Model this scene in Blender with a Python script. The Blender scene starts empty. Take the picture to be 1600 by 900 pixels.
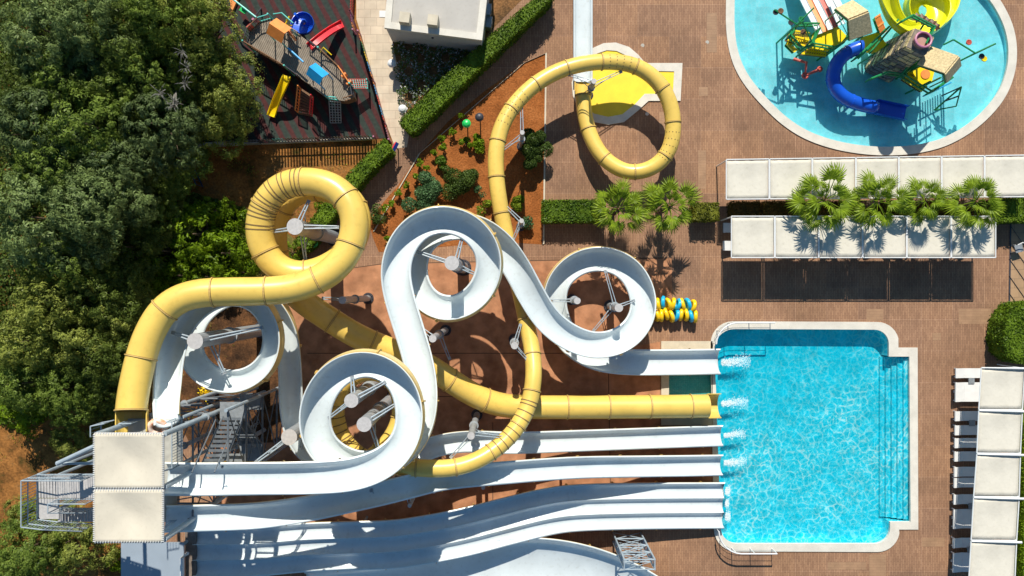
import bpy, bmesh, math, random
import numpy as np
from mathutils import Vector, Matrix
from mathutils.geometry import tessellate_polygon
R = math.radians
C = bpy.context.scene.collection
H = 50.0      # camera height above the deck
PX = 24.0     # photo pixels per metre at deck level
ELEV = 42.0

# ---------------- camera, sky, sun, exposure ----------------
cam = bpy.data.cameras.new('camera'); camo = bpy.data.objects.new('camera', cam); C.objects.link(camo)
camo.location = (0, 0, H); camo.rotation_euler = (0, 0, 0)
cam.sensor_width = 36; cam.lens = 36 * H * PX / 1600.0
cam.clip_start = 0.5; cam.clip_end = 1000
bpy.context.scene.camera = camo
wd = bpy.data.worlds.new('World'); bpy.context.scene.world = wd; wd.use_nodes = True
nt = wd.node_tree; bg = nt.nodes['Background']
sky = nt.nodes.new('ShaderNodeTexSky'); sky.sky_type = 'NISHITA'; sky.sun_disc = False
sky.sun_elevation = R(ELEV); sky.sun_rotation = 0.0; sky.air_density = 1.0; sky.dust_density = 0.3; sky.ozone_density = 2.5
tint = nt.nodes.new('ShaderNodeMix'); tint.data_type = 'RGBA'; tint.blend_type = 'MULTIPLY'; tint.inputs[0].default_value = 1; tint.inputs[7].default_value = (.74, 1.0, 1.06, 1)
nt.links.new(sky.outputs[0], tint.inputs[6]); nt.links.new(tint.outputs[2], bg.inputs[0]); bg.inputs[1].default_value = 0.075
sl = bpy.data.lights.new('sun', 'SUN'); sl.energy = 5.0; sl.angle = R(0.5); sl.color = (1.0, 0.93, 0.82)
so = bpy.data.objects.new('sun', sl); C.objects.link(so); so.rotation_euler = (-R(90 - ELEV), 0, R(1.5)); so.location = (0, 60, 60)
vs = bpy.context.scene.view_settings
vs.view_transform = 'Standard'; vs.look = 'None'; vs.gamma = 1; vs.exposure = 0.25; vs.use_curve_mapping = False
cy = bpy.context.scene.cycles
cy.transparent_max_bounces = 12

def W(px, py, z=0.0):
    k = (H - z) / H
    return Vector(((px - 800) / PX * k, (450 - py) / PX * k, z))

# ---------------- materials ----------------
MATS = {}
def mat(name, col, rough=0.5, var=0.12, scale=2.0, bump=0.0, bscale=30, spec=0.5, metal=0.0, col2=None, coat=0, detail=4, stain=0.0):
    if name in MATS: return MATS[name]
    m = bpy.data.materials.new(name); m.use_nodes = True; n = m.node_tree.nodes; l = m.node_tree.links
    b = n['Principled BSDF']; b.inputs['Roughness'].default_value = rough; b.inputs['Metallic'].default_value = metal
    b.inputs['Specular IOR Level'].default_value = spec; b.inputs['Coat Weight'].default_value = coat
    tc = n.new('ShaderNodeTexCoord'); no = n.new('ShaderNodeTexNoise')
    no.inputs['Scale'].default_value = scale; no.inputs['Detail'].default_value = detail
    l.new(tc.outputs['Object'], no.inputs['Vector'])
    mx = n.new('ShaderNodeMix'); mx.data_type = 'RGBA'
    c1 = tuple(min(1, c * (1 - var)) for c in col); c2 = col2 or tuple(min(1, c * (1 + var)) for c in col)
    mx.inputs[6].default_value = (*c1, 1); mx.inputs[7].default_value = (*c2, 1)
    rp = n.new('ShaderNodeMapRange'); rp.inputs[1].default_value = 0.32; rp.inputs[2].default_value = 0.68
    l.new(no.outputs[0], rp.inputs[0]); l.new(rp.outputs[0], mx.inputs[0])
    out = mx.outputs[2]
    if stain:
        n2 = n.new('ShaderNodeTexNoise'); n2.inputs['Scale'].default_value = scale * 7; n2.inputs['Detail'].default_value = 6
        mp = n.new('ShaderNodeMapping'); mp.inputs['Scale'].default_value = (1, 1, 0.3)
        l.new(tc.outputs['Object'], mp.inputs[0]); l.new(mp.outputs[0], n2.inputs['Vector'])
        r2 = n.new('ShaderNodeMapRange'); r2.inputs[1].default_value = 0.55; r2.inputs[2].default_value = 0.8
        r2.inputs[3].default_value = 0; r2.inputs[4].default_value = stain
        l.new(n2.outputs[0], r2.inputs[0])
        m3 = n.new('ShaderNodeMix'); m3.data_type = 'RGBA'; l.new(r2.outputs[0], m3.inputs[0]); l.new(out, m3.inputs[6])
        m3.inputs[7].default_value = (col[0] * .55, col[1] * .5, col[2] * .42, 1); out = m3.outputs[2]
    l.new(out, b.inputs['Base Color'])
    if bump:
        nb = n.new('ShaderNodeTexNoise'); nb.inputs['Scale'].default_value = bscale; nb.inputs['Detail'].default_value = 3
        l.new(tc.outputs['Object'], nb.inputs['Vector'])
        bp = n.new('ShaderNodeBump'); bp.inputs['Strength'].default_value = bump; bp.inputs['Distance'].default_value = 0.03
        l.new(nb.outputs[0], bp.inputs['Height']); l.new(bp.outputs[0], b.inputs['Normal'])
    MATS[name] = m; return m

def foliage(name, dark, light, scale=0.6, trans=0.25):
    m = bpy.data.materials.new(name); m.use_nodes = True; n = m.node_tree.nodes; l = m.node_tree.links
    n.remove(n['Principled BSDF']); out = n['Material Output']
    g = n.new('ShaderNodeNewGeometry'); tc = n.new('ShaderNodeTexCoord'); no = n.new('ShaderNodeTexNoise'); no.inputs['Scale'].default_value = scale
    l.new(tc.outputs['Object'], no.inputs['Vector'])
    a = n.new('ShaderNodeMath'); a.operation = 'MULTIPLY'; a.inputs[1].default_value = 0.55; l.new(g.outputs['Random Per Island'], a.inputs[0])
    r = n.new('ShaderNodeMapRange'); r.inputs[1].default_value = .35; r.inputs[2].default_value = .65; r.inputs[4].default_value = .55; l.new(no.outputs[0], r.inputs[0])
    s = n.new('ShaderNodeMath'); s.operation = 'ADD'; l.new(a.outputs[0], s.inputs[0]); l.new(r.outputs[0], s.inputs[1])
    mx = n.new('ShaderNodeMix'); mx.data_type = 'RGBA'; mx.inputs[6].default_value = (*dark, 1); mx.inputs[7].default_value = (*light, 1)
    l.new(s.outputs[0], mx.inputs[0])
    d = n.new('ShaderNodeBsdfDiffuse'); t = n.new('ShaderNodeBsdfTranslucent'); gl = n.new('ShaderNodeBsdfGlossy'); gl.inputs['Roughness'].default_value = .45
    gl.inputs['Color'].default_value = (.6, .6, .55, 1)
    l.new(mx.outputs[2], d.inputs[0]); l.new(mx.outputs[2], t.inputs[0])
    m1 = n.new('ShaderNodeMixShader'); m1.inputs[0].default_value = trans; l.new(d.outputs[0], m1.inputs[1]); l.new(t.outputs[0], m1.inputs[2])
    m2 = n.new('ShaderNodeMixShader'); m2.inputs[0].default_value = .02; l.new(m1.outputs[0], m2.inputs[1]); l.new(gl.outputs[0], m2.inputs[2])
    l.new(m2.outputs[0], out.inputs[0]); return m

M = dict(
    white=mat('white gelcoat', (.64, .71, .725), .2, .07, .6, coat=.3, stain=.28),
    cream=mat('cream yellow shell', (.74, .56, .24), .4, .12, .8, stain=.25),
    yellow=mat('yellow gelcoat', (.76, .53, .115), .34, .09, .5, coat=.12, stain=.32),
    yline=mat('brown joint seam', (.22, .14, .05), .6),
    yflange=mat('ochre joint flange', (.60, .40, .12), .5),
    steel=mat('grey painted steel', (.34, .37, .39), .45, .1, 1.5, metal=.15, stain=.4),
    steel2=mat('pale blue painted steel', (.33, .40, .45), .45, .1, 2, stain=.3),
    cap=mat('column cap plate', (.48, .47, .46), .5, .1, 8, stain=.4),
    galv=mat('galvanised grating', (.30, .33, .35), .45, .15, 6, metal=.3),
    sail=mat('cream canvas', (.64, .61, .52), .85, .08, .9, bump=.6, bscale=2.5, spec=.1, stain=.25),
    sailt=mat('tower canvas', (.62, .57, .46), .85, .06, 1.0, bump=.5, bscale=2.2, spec=.1, stain=.2),
    wframe=mat('white powder coated frame', (.72, .74, .74), .35, .05),
    coping=mat('pale stone coping', (.66, .63, .55), .7, .08, 1.5, bump=.2, bscale=60, stain=.3),
    coping2=mat('tan stone kerb', (.58, .52, .40), .75, .1, 2, bump=.2, bscale=60, stain=.3),
    pad=mat('yellow rubber splash pad', (.88, .66, .03), .6, .07, 1.2, stain=.2),
    concrete=mat('pale paving stone', (.55, .47, .36), .85, .1, 3),
    wall=mat('white render wall', (.5, .5, .5), .9, .06, 2, stain=.35),
    roof=mat('grey roof membrane', (.47, .45, .41), .85, .06, .7, stain=.25),
    red=mat('red plastic', (.75, .03, .04), .35), blue=mat('blue plastic', (.01, .10, .62), .25, .1, 1.0, coat=.3),
    lblue=mat('light blue plastic', (.02, .35, .72), .35), green=mat('green painted pipe', (.01, .24, .07), .4, .2, 5),
    bgreen=mat('bright green plastic', (.02, .55, .12), .35), orange=mat('orange panel', (.80, .27, .06), .5, .1, 4),
    brightyellow=mat('bright yellow plastic', (.95, .68, .01), .3, .08, 2.0, coat=.2), lime=mat('lime yellow gelcoat', (.80, .80, .02), .25, .06, coat=.3),
    pink=mat('pink plastic', (.46, .17, .27), .45), turq=mat('turquoise pipe', (.12, .55, .48), .4),
    dark=mat('dark metal', (.04, .04, .05), .5), brown=mat('brown wood', (.18, .09, .04), .7, .2, 6),
    plank=mat('weathered plank', (.26, .22, .17), .85, .2, 3), thatch=mat('thatch reed', (.62, .50, .28), .95, .25, 9, bump=.6, bscale=40),
    rock=mat('rough stone blocks', (.23, .20, .16), .9, .3, 4, bump=.5, bscale=20), rock2=mat('sandy stone blocks', (.52, .42, .22), .9, .2, 6),
    redpipe=mat('coral red pipe', (.60, .10, .07), .5), lounger=mat('white lounger plastic', (.74, .74, .72), .5, .05),
    navy=mat('navy sign face', (.01, .03, .20), .4), trunk=mat('bark', (.16, .11, .07), .9, .3, 8, bump=.5),
    tubey=mat('yellow vinyl', (.90, .58, .01), .3, .06), tubeb=mat('blue vinyl', (.01, .42, .72), .3, .06),
    foliage_g=foliage('hedge leaves', (.03, .07, .006), (.17, .27, .02), 1.2),
    palm=foliage('palm leaf', (.045, .10, .006), (.27, .38, .022), .9, .35),
    pine_blue=foliage('bluish pine needles', (.04, .075, .02), (.27, .36, .12), .7),
    pine_dark=foliage('dark pine needles', (.028, .055, .010), (.17, .23, .04), .6),
    pine_mid=foliage('green pine needles', (.04, .08, .010), (.24, .33, .055), .6),
    pine_olive=foliage('olive leaves', (.07, .10, .014), (.38, .43, .09), .8),
    bright=foliage('fresh green leaves', (.06, .13, .006), (.30, .44, .02), .8, .35),
    dry=foliage('dry grass blades', (.10, .08, .02), (.22, .20, .05), .8),
    grey_leaf=foliage('silvery leaves', (.10, .12, .10), (.36, .40, .36), 2.0),
)

# deck, soil, rubber : surfaces with patterns of their own
def deck_mat():
    m = bpy.data.materials.new('brown brick paving'); m.use_nodes = True; n = m.node_tree.nodes; l = m.node_tree.links
    b = n['Principled BSDF']; b.inputs['Roughness'].default_value = .8; b.inputs['Specular IOR Level'].default_value = .3
    tc = n.new('ShaderNodeTexCoord')
    mp = n.new('ShaderNodeMapping'); mp.inputs['Rotation'].default_value = (0, 0, R(90)); l.new(tc.outputs['Object'], mp.inputs[0])
    b1 = n.new('ShaderNodeTexBrick'); b1.inputs['Scale'].default_value = 1; b1.inputs['Brick Width'].default_value = .36; b1.inputs['Row Height'].default_value = .115
    b1.inputs['Mortar Size'].default_value = .010; b1.inputs['Mortar Smooth'].default_value = .3; b1.inputs['Bias'].default_value = -.1
    b1.inputs['Color1'].default_value = (.345, .200, .120, 1); b1.inputs['Color2'].default_value = (.265, .148, .090, 1); b1.inputs['Mortar'].default_value = (.17, .095, .06, 1)
    l.new(mp.outputs[0], b1.inputs[0])
    b2 = n.new('ShaderNodeTexBrick'); b2.offset = 0.0; b2.inputs['Brick Width'].default_value = 2.05; b2.inputs['Row Height'].default_value = 2.05; b2.inputs['Scale'].default_value = 1
    b2.inputs['Mortar Size'].default_value = .014; b2.inputs['Color1'].default_value = (0.90, 0.90, .91, 1); b2.inputs['Color2'].default_value = (1.13, 1.10, 1.02, 1); b2.inputs['Mortar'].default_value = (1.28, 1.33, 1.38, 1)
    l.new(tc.outputs['Object'], b2.inputs[0])
    mm = n.new('ShaderNodeMix'); mm.data_type = 'RGBA'; mm.blend_type = 'MULTIPLY'; mm.inputs[0].default_value = 1
    l.new(b1.outputs[0], mm.inputs[6]); l.new(b2.outputs[0], mm.inputs[7])
    no = n.new('ShaderNodeTexNoise'); no.inputs['Scale'].default_value = .25; no.inputs['Detail'].default_value = 8; no.inputs['Roughness'].default_value = .65; l.new(tc.outputs['Object'], no.inputs['Vector'])
    rp = n.new('ShaderNodeMapRange'); rp.inputs[1].default_value = .3; rp.inputs[2].default_value = .7; rp.inputs[3].default_value = .72; rp.inputs[4].default_value = 1.28; l.new(no.outputs[0], rp.inputs[0])
    m2 = n.new('ShaderNodeMix'); m2.data_type = 'RGBA'; m2.blend_type = 'MULTIPLY'; m2.inputs[0].default_value = 1
    l.new(mm.outputs[2], m2.inputs[6]); l.new(rp.outputs[0], m2.inputs[7]); l.new(m2.outputs[2], b.inputs['Base Color'])
    bp = n.new('ShaderNodeBump'); bp.inputs['Strength'].default_value = .3; bp.inputs['Distance'].default_value = .01; l.new(b1.outputs['Fac'], bp.inputs['Height']); bp.invert = True
    l.new(bp.outputs[0], b.inputs['Normal']); return m
def ground_mat(name, cols, s1=.35, s2=6):
    m = bpy.data.materials.new(name); m.use_nodes = True; n = m.node_tree.nodes; l = m.node_tree.links
    b = n['Principled BSDF']; b.inputs['Roughness'].default_value = .95; b.inputs['Specular IOR Level'].default_value = .1
    tc = n.new('ShaderNodeTexCoord')
    a = n.new('ShaderNodeTexNoise'); a.inputs['Scale'].default_value = s1; a.inputs['Detail'].default_value = 9; a.inputs['Roughness'].default_value = .7; l.new(tc.outputs['Object'], a.inputs['Vector'])
    cr = n.new('ShaderNodeValToRGB'); cr.color_ramp.elements[0].position = .34; cr.color_ramp.elements[1].position = .66
    cr.color_ramp.elements[0].color = (*cols[0], 1); cr.color_ramp.elements[1].color = (*cols[-1], 1)
    for i, c in enumerate(cols[1:-1]):
        e = cr.color_ramp.elements.new(.34 + .32 * (i + 1) / (len(cols) - 1)); e.color = (*c, 1)
    l.new(a.outputs[0], cr.inputs[0])
    d = n.new('ShaderNodeTexNoise'); d.inputs['Scale'].default_value = s2; d.inputs['Detail'].default_value = 5; l.new(tc.outputs['Object'], d.inputs['Vector'])
    rp = n.new('ShaderNodeMapRange'); rp.inputs[1].default_value = .3; rp.inputs[2].default_value = .7; rp.inputs[3].default_value = .7; rp.inputs[4].default_value = 1.25; l.new(d.outputs[0], rp.inputs[0])
    m2 = n.new('ShaderNodeMix'); m2.data_type = 'RGBA'; m2.blend_type = 'MULTIPLY'; m2.inputs[0].default_value = 1
    l.new(cr.outputs[0], m2.inputs[6]); l.new(rp.outputs[0], m2.inputs[7]); l.new(m2.outputs[2], b.inputs['Base Color'])
    bp = n.new('ShaderNodeBump'); bp.inputs['Strength'].default_value = .7; bp.inputs['Distance'].default_value = .06; l.new(d.outputs[0], bp.inputs['Height']); l.new(bp.outputs[0], b.inputs['Normal'])
    return m
def stripe_mat():
    m = bpy.data.materials.new('striped rubber tiles'); m.use_nodes = True; n = m.node_tree.nodes; l = m.node_tree.links
    b = n['Principled BSDF']; b.inputs['Roughness'].default_value = .9; b.inputs['Specular IOR Level'].default_value = .2
    tc = n.new('ShaderNodeTexCoord'); mp = n.new('ShaderNodeMapping'); mp.inputs['Rotation'].default_value = (0, 0, R(-27)); l.new(tc.outputs['Object'], mp.inputs[0])
    w = n.new('ShaderNodeTexWave'); w.inputs['Scale'].default_value = .46; w.inputs['Distortion'].default_value = .6; w.inputs['Detail Scale'].default_value = 3; l.new(mp.outputs[0], w.inputs[0])
    cr = n.new('ShaderNodeValToRGB'); cr.color_ramp.interpolation = 'EASE'
    cr.color_ramp.elements[0].position = .25; cr.color_ramp.elements[0].color = (.075, .026, .025, 1)
    e = cr.color_ramp.elements.new(.5); e.color = (.042, .040, .038, 1)
    cr.color_ramp.elements[-1].position = .8; cr.color_ramp.elements[-1].color = (.034, .047, .039, 1)
    l.new(w.outputs[0], cr.inputs[0]); no = n.new('ShaderNodeTexNoise'); no.inputs['Scale'].default_value = 5; l.new(tc.outputs['Object'], no.inputs['Vector'])
    rp = n.new('ShaderNodeMapRange'); rp.inputs[3].default_value = .55; rp.inputs[4].default_value = 1.45; l.new(no.outputs[0], rp.inputs[0])
    m2 = n.new('ShaderNodeMix'); m2.data_type = 'RGBA'; m2.blend_type = 'MULTIPLY'; m2.inputs[0].default_value = 1
    l.new(cr.outputs[0], m2.inputs[6]); l.new(rp.outputs[0], m2.inputs[7]); l.new(m2.outputs[2], b.inputs['Base Color']); return m
def tile_mat(name, col, s, grout, gs=.012, off=0.5, rough=.7, w=None):
    m = bpy.data.materials.new(name); m.use_nodes = True; n = m.node_tree.nodes; l = m.node_tree.links
    b = n['Principled BSDF']; b.inputs['Roughness'].default_value = rough
    tc = n.new('ShaderNodeTexCoord'); b1 = n.new('ShaderNodeTexBrick'); b1.offset = off; b1.inputs['Scale'].default_value = 1; b1.inputs['Brick Width'].default_value = w or s; b1.inputs['Row Height'].default_value = s
    b1.inputs['Mortar Size'].default_value = gs; b1.inputs['Color1'].default_value = (*col, 1); b1.inputs['Color2'].default_value = (*[c * .88 for c in col], 1); b1.inputs['Mortar'].default_value = (*grout, 1)
    l.new(tc.outputs['Object'], b1.inputs[0]); no = n.new('ShaderNodeTexNoise'); no.inputs['Scale'].default_value = 1.2; no.inputs['Detail'].default_value = 6; l.new(tc.outputs['Object'], no.inputs['Vector'])
    rp = n.new('ShaderNodeMapRange'); rp.inputs[1].default_value = .3; rp.inputs[2].default_value = .7; rp.inputs[3].default_value = .86; rp.inputs[4].default_value = 1.14; l.new(no.outputs[0], rp.inputs[0])
    m2 = n.new('ShaderNodeMix'); m2.data_type = 'RGBA'; m2.blend_type = 'MULTIPLY'; m2.inputs[0].default_value = 1
    l.new(b1.outputs[0], m2.inputs[6]); l.new(rp.outputs[0], m2.inputs[7]); l.new(m2.outputs[2], b.inputs['Base Color']); return m
def water_mat(name, base, line, scale, lw, bump, quiet=None, mixfac=1.0):
    # surface film: tinted transparency with caustic light lines painted in, plus fresnel gloss
    m = bpy.data.materials.new(name); m.use_nodes = True; n = m.node_tree.nodes; l = m.node_tree.links
    n.remove(n['Principled BSDF']); out = n['Material Output']
    tc = n.new('ShaderNodeTexCoord')
    nz = n.new('ShaderNodeTexNoise'); nz.inputs['Scale'].default_value = scale * .55; nz.inputs['Detail'].default_value = 3; l.new(tc.outputs['Object'], nz.inputs['Vector'])
    sc = n.new('ShaderNodeVectorMath'); sc.operation = 'SCALE'; sc.inputs['Scale'].default_value = .9 / scale * 1.6; l.new(nz.outputs['Color'], sc.inputs[0])
    ad = n.new('ShaderNodeVectorMath'); ad.operation = 'ADD'; l.new(tc.outputs['Object'], ad.inputs[0]); l.new(sc.outputs[0], ad.inputs[1])
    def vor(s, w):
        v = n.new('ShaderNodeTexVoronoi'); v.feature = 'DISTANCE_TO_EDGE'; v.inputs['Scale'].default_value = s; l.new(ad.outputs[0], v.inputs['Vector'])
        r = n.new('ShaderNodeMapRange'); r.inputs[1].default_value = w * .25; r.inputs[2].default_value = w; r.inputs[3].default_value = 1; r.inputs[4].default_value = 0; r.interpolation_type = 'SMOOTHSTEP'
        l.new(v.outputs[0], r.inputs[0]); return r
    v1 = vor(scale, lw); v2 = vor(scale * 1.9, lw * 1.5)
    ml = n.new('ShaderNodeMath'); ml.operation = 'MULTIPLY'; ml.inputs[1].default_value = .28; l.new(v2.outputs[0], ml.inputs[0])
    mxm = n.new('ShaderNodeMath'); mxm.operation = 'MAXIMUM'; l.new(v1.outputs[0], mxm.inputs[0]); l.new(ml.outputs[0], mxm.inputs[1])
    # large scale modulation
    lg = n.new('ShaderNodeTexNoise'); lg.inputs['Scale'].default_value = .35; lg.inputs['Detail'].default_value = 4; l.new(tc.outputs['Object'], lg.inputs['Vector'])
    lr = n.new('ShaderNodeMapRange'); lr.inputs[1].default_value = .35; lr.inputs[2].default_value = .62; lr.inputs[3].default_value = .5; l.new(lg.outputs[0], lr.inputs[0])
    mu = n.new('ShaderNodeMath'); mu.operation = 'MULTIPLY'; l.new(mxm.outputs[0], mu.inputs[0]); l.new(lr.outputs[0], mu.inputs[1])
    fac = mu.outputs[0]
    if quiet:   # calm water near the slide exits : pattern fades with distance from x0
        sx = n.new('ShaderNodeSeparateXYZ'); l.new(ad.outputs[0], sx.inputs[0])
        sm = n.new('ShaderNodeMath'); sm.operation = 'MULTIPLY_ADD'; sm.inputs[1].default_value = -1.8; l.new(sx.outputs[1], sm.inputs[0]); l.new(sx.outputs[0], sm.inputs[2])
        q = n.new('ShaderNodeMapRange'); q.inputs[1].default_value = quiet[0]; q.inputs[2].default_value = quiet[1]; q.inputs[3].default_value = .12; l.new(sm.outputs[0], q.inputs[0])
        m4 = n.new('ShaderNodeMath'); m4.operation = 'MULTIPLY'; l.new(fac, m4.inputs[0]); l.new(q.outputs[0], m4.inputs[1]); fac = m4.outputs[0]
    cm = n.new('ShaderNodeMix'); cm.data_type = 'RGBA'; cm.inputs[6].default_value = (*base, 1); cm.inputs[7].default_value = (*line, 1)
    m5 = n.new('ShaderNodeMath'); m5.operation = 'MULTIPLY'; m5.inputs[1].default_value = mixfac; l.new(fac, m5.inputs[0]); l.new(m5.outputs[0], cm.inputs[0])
    t = n.new('ShaderNodeBsdfTransparent'); l.new(cm.outputs[2], t.inputs[0])
    g = n.new('ShaderNodeBsdfGlossy'); g.inputs['Roughness'].default_value = .06
    bn = n.new('ShaderNodeTexNoise'); bn.inputs['Scale'].default_value = scale * 1.4; bn.inputs['Detail'].default_value = 4; l.new(tc.outputs['Object'], bn.inputs['Vector'])
    bp = n.new('ShaderNodeBump'); bp.inputs['Strength'].default_value = bump; bp.inputs['Distance'].default_value = .08; l.new(bn.outputs[0], bp.inputs['Height']); l.new(bp.outputs[0], g.inputs['Normal'])
    fr = n.new('ShaderNodeFresnel'); fr.inputs['IOR'].default_value = 1.33
    ms = n.new('ShaderNodeMixShader'); l.new(fr.outputs[0], ms.inputs[0]); l.new(t.outputs[0], ms.inputs[1]); l.new(g.outputs[0], ms.inputs[2])
    l.new(ms.outputs[0], out.inputs[0]); return m

# ---------------- object helpers ----------------
def mesh_obj(name, verts, faces, mats, parent=None, midx=None, smooth=False):
    me = bpy.data.meshes.new(name)
    off = Vector((0, 0, 0)); p = parent
    while p: off += p.location; p = p.parent
    verts = [Vector(v) - off for v in verts]
    me.from_pydata(verts, [], faces); me.update()
    for m in (mats if isinstance(mats, (list, tuple)) else [mats]): me.materials.append(m)
    if midx is not None: me.polygons.foreach_set('material_index', midx)
    if smooth: me.polygons.foreach_set('use_smooth', [True] * len(me.polygons))
    o = bpy.data.objects.new(name, me); C.objects.link(o)
    if parent: o.parent = parent
    return o
def tag(o, label=None, cat=None, group=None, kind=None):
    if label: o['label'] = label
    if cat: o['category'] = cat
    if group: o['group'] = group
    if kind: o['kind'] = kind
    return o
def thing(name, label, cat, loc, group=None):
    o = bpy.data.objects.new(name, None); C.objects.link(o); o.location = loc; o.empty_display_size = .3
    return tag(o, label, cat, group)
def children(o): return [c for c in bpy.data.objects if c.parent == o]
def copy_tree(o, loc=None, rotz=None, scale=None, label=None, group=None, parent=None, kids=None):
    c = o.copy(); C.objects.link(c); c.parent = parent
    if loc is not None: c.location = loc
    if rotz is not None: c.rotation_euler = (0, 0, rotz)
    if scale is not None: c.scale = scale if hasattr(scale, '__len__') else (scale,) * 3
    if label: c['label'] = label
    if group: c['group'] = group
    for ch in o.children: copy_tree(ch, parent=c)
    return c

class MB:
    def __init__(s): s.v = []; s.f = []; s.mi = []
    def add(s, v, f, mi=0):
        b = len(s.v); s.v += [Vector(x) for x in v]; s.f += [tuple(i + b for i in q) for q in f]; s.mi += [mi] * len(f); return s
    def box(s, c, d, rz=0, mi=0, rx=0, ry=0):
        m = Matrix.Rotation(rz, 3, 'Z') @ Matrix.Rotation(ry, 3, 'Y') @ Matrix.Rotation(rx, 3, 'X'); c = Vector(c); vs_ = []
        for x in (-.5, .5):
            for y in (-.5, .5):
                for z in (-.5, .5): vs_.append(c + m @ Vector((x * d[0], y * d[1], z * d[2])))
        return s.add(vs_, [(0, 1, 3, 2), (4, 6, 7, 5), (0, 4, 5, 1), (2, 3, 7, 6), (0, 2, 6, 4), (1, 5, 7, 3)], mi)
    def tube(s, pts, r, n=8, mi=0, cap=True):
        pts = [Vector(p) for p in pts]; rs = r if hasattr(r, '__len__') else [r] * len(pts); rings = []; b = []
        for i, p in enumerate(pts):
            t = (pts[min(i + 1, len(pts) - 1)] - pts[max(i - 1, 0)])
            if t.length < 1e-6: t = Vector((0, 0, 1))
            t.normalize(); a = Vector((0, 0, 1)) if abs(t.z) < .9 else Vector((1, 0, 0))
            u = t.cross(a).normalized(); w = u.cross(t)
            b += [p + (u * math.cos(2 * math.pi * k / n) + w * math.sin(2 * math.pi * k / n)) * rs[i] for k in range(n)]
        f = []
        for i in range(len(pts) - 1):
            for k in range(n): f.append((i * n + k, i * n + (k + 1) % n, (i + 1) * n + (k + 1) % n, (i + 1) * n + k))
        if cap: f.append(tuple(range(n))[::-1]); f.append(tuple((len(pts) - 1) * n + k for k in range(n)))
        return s.add(b, f, mi)
    def prism(s, poly, z0, z1, mi=0):
        n = len(poly); v = [Vector((p[0], p[1], z0)) for p in poly] + [Vector((p[0], p[1], z1)) for p in poly]
        f = [(i, (i + 1) % n, n + (i + 1) % n, n + i) for i in range(n)] + [tuple(range(n))[::-1], tuple(range(n, 2 * n))]
        return s.add(v, f, mi)
    def quad(s, a, b, c, d, th=.03, mi=0):
        a, b, c, d = map(Vector, (a, b, c, d)); nrm = (b - a).cross(d - a).normalized() * th
        return s.add([a, b, c, d, a - nrm, b - nrm, c - nrm, d - nrm], [(0, 1, 2, 3), (7, 6, 5, 4), (0, 4, 5, 1), (1, 5, 6, 2), (2, 6, 7, 3), (3, 7, 4, 0)], mi)
    def torus(s, c, Rr, r, axis, n=24, m=10, mi=0):
        axis = Vector(axis).normalized(); a = Vector((0, 0, 1)) if abs(axis.z) < .9 else Vector((1, 0, 0)); u = axis.cross(a).normalized(); w = u.cross(axis); v = []; f = []
        for i in range(n):
            t = 2 * math.pi * i / n; d = u * math.cos(t) + w * math.sin(t)
            for j in range(m):
                q = 2 * math.pi * j / m; v.append(Vector(c) + d * (Rr + r * math.cos(q)) + axis * r * math.sin(q))
                f.append((i * m + j, ((i + 1) % n) * m + j, ((i + 1) % n) * m + (j + 1) % m, i * m + (j + 1) % m))
        return s.add(v, f, mi)
    def build(s, name, mats, parent=None, smooth=False): return mesh_obj(name, s.v, s.f, mats, parent, s.mi, smooth)

def pxs(poly, z=0): return [W(x, y, z) for x, y in poly]
def offset(poly, d):
    # polygon offset outward for +d (counter-clockwise or not)
    n = len(poly); P = [Vector((p[0], p[1])) for p in poly]
    A = sum(P[i].x * P[(i + 1) % n].y - P[(i + 1) % n].x * P[i].y for i in range(n)); sg = 1 if A > 0 else -1; out = []
    for i in range(n):
        e1 = (P[i] - P[i - 1]).normalized(); e2 = (P[(i + 1) % n] - P[i]).normalized()
        n1 = Vector((e1.y, -e1.x)) * sg; n2 = Vector((e2.y, -e2.x)) * sg; m = (n1 + n2); m.normalize(); c = max(.5, m.dot(n1))
        out.append(P[i] + m * d / c)
    return out
def sheet(name, outer, holes, z, m, parent=None, kind='structure'):
    loops = [[Vector((p[0], p[1], 0)) for p in outer]] + [[Vector((p[0], p[1], 0)) for p in h] for h in holes]
    tri = tessellate_polygon(loops); v = [p for lp in loops for p in lp]; f = []
    for t in tri:
        a, b, c = (v[i] for i in t)
        f.append(tuple(t) if (b - a).cross(c - a).z > 0 else tuple(t)[::-1])
    o = mesh_obj(name, [(p.x, p.y, z) for p in v], f, m, parent)
    if kind: o['kind'] = kind
    return o
def ringslab(mb, outer, inner, z0, z1, mi=0):
    loops = [[Vector((p[0], p[1], 0)) for p in outer], [Vector((p[0], p[1], 0)) for p in inner]]
    tri = tessellate_polygon(loops); v = [p for lp in loops for p in lp]; f = []
    for t in tri:
        a, b, c = (v[i] for i in t); f.append(tuple(t) if (b - a).cross(c - a).z > 0 else tuple(t)[::-1])
    mb.add([(p.x, p.y, z1) for p in v], f, mi)
    for lp, zz in ((outer, z0), (inner, z0)):
        n = len(lp); mb.add([(p[0], p[1], zz) for p in lp] + [(p[0], p[1], z1) for p in lp], [(i, (i + 1) % n, n + (i + 1) % n, n + i) for i in range(n)], mi)
def arcp(cx, cy_, r, a0, a1, n=8): return [(cx + r * math.cos(R(a0 + (a1 - a0) * i / n)), cy_ - r * math.sin(R(a0 + (a1 - a0) * i / n))) for i in range(n + 1)]

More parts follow.
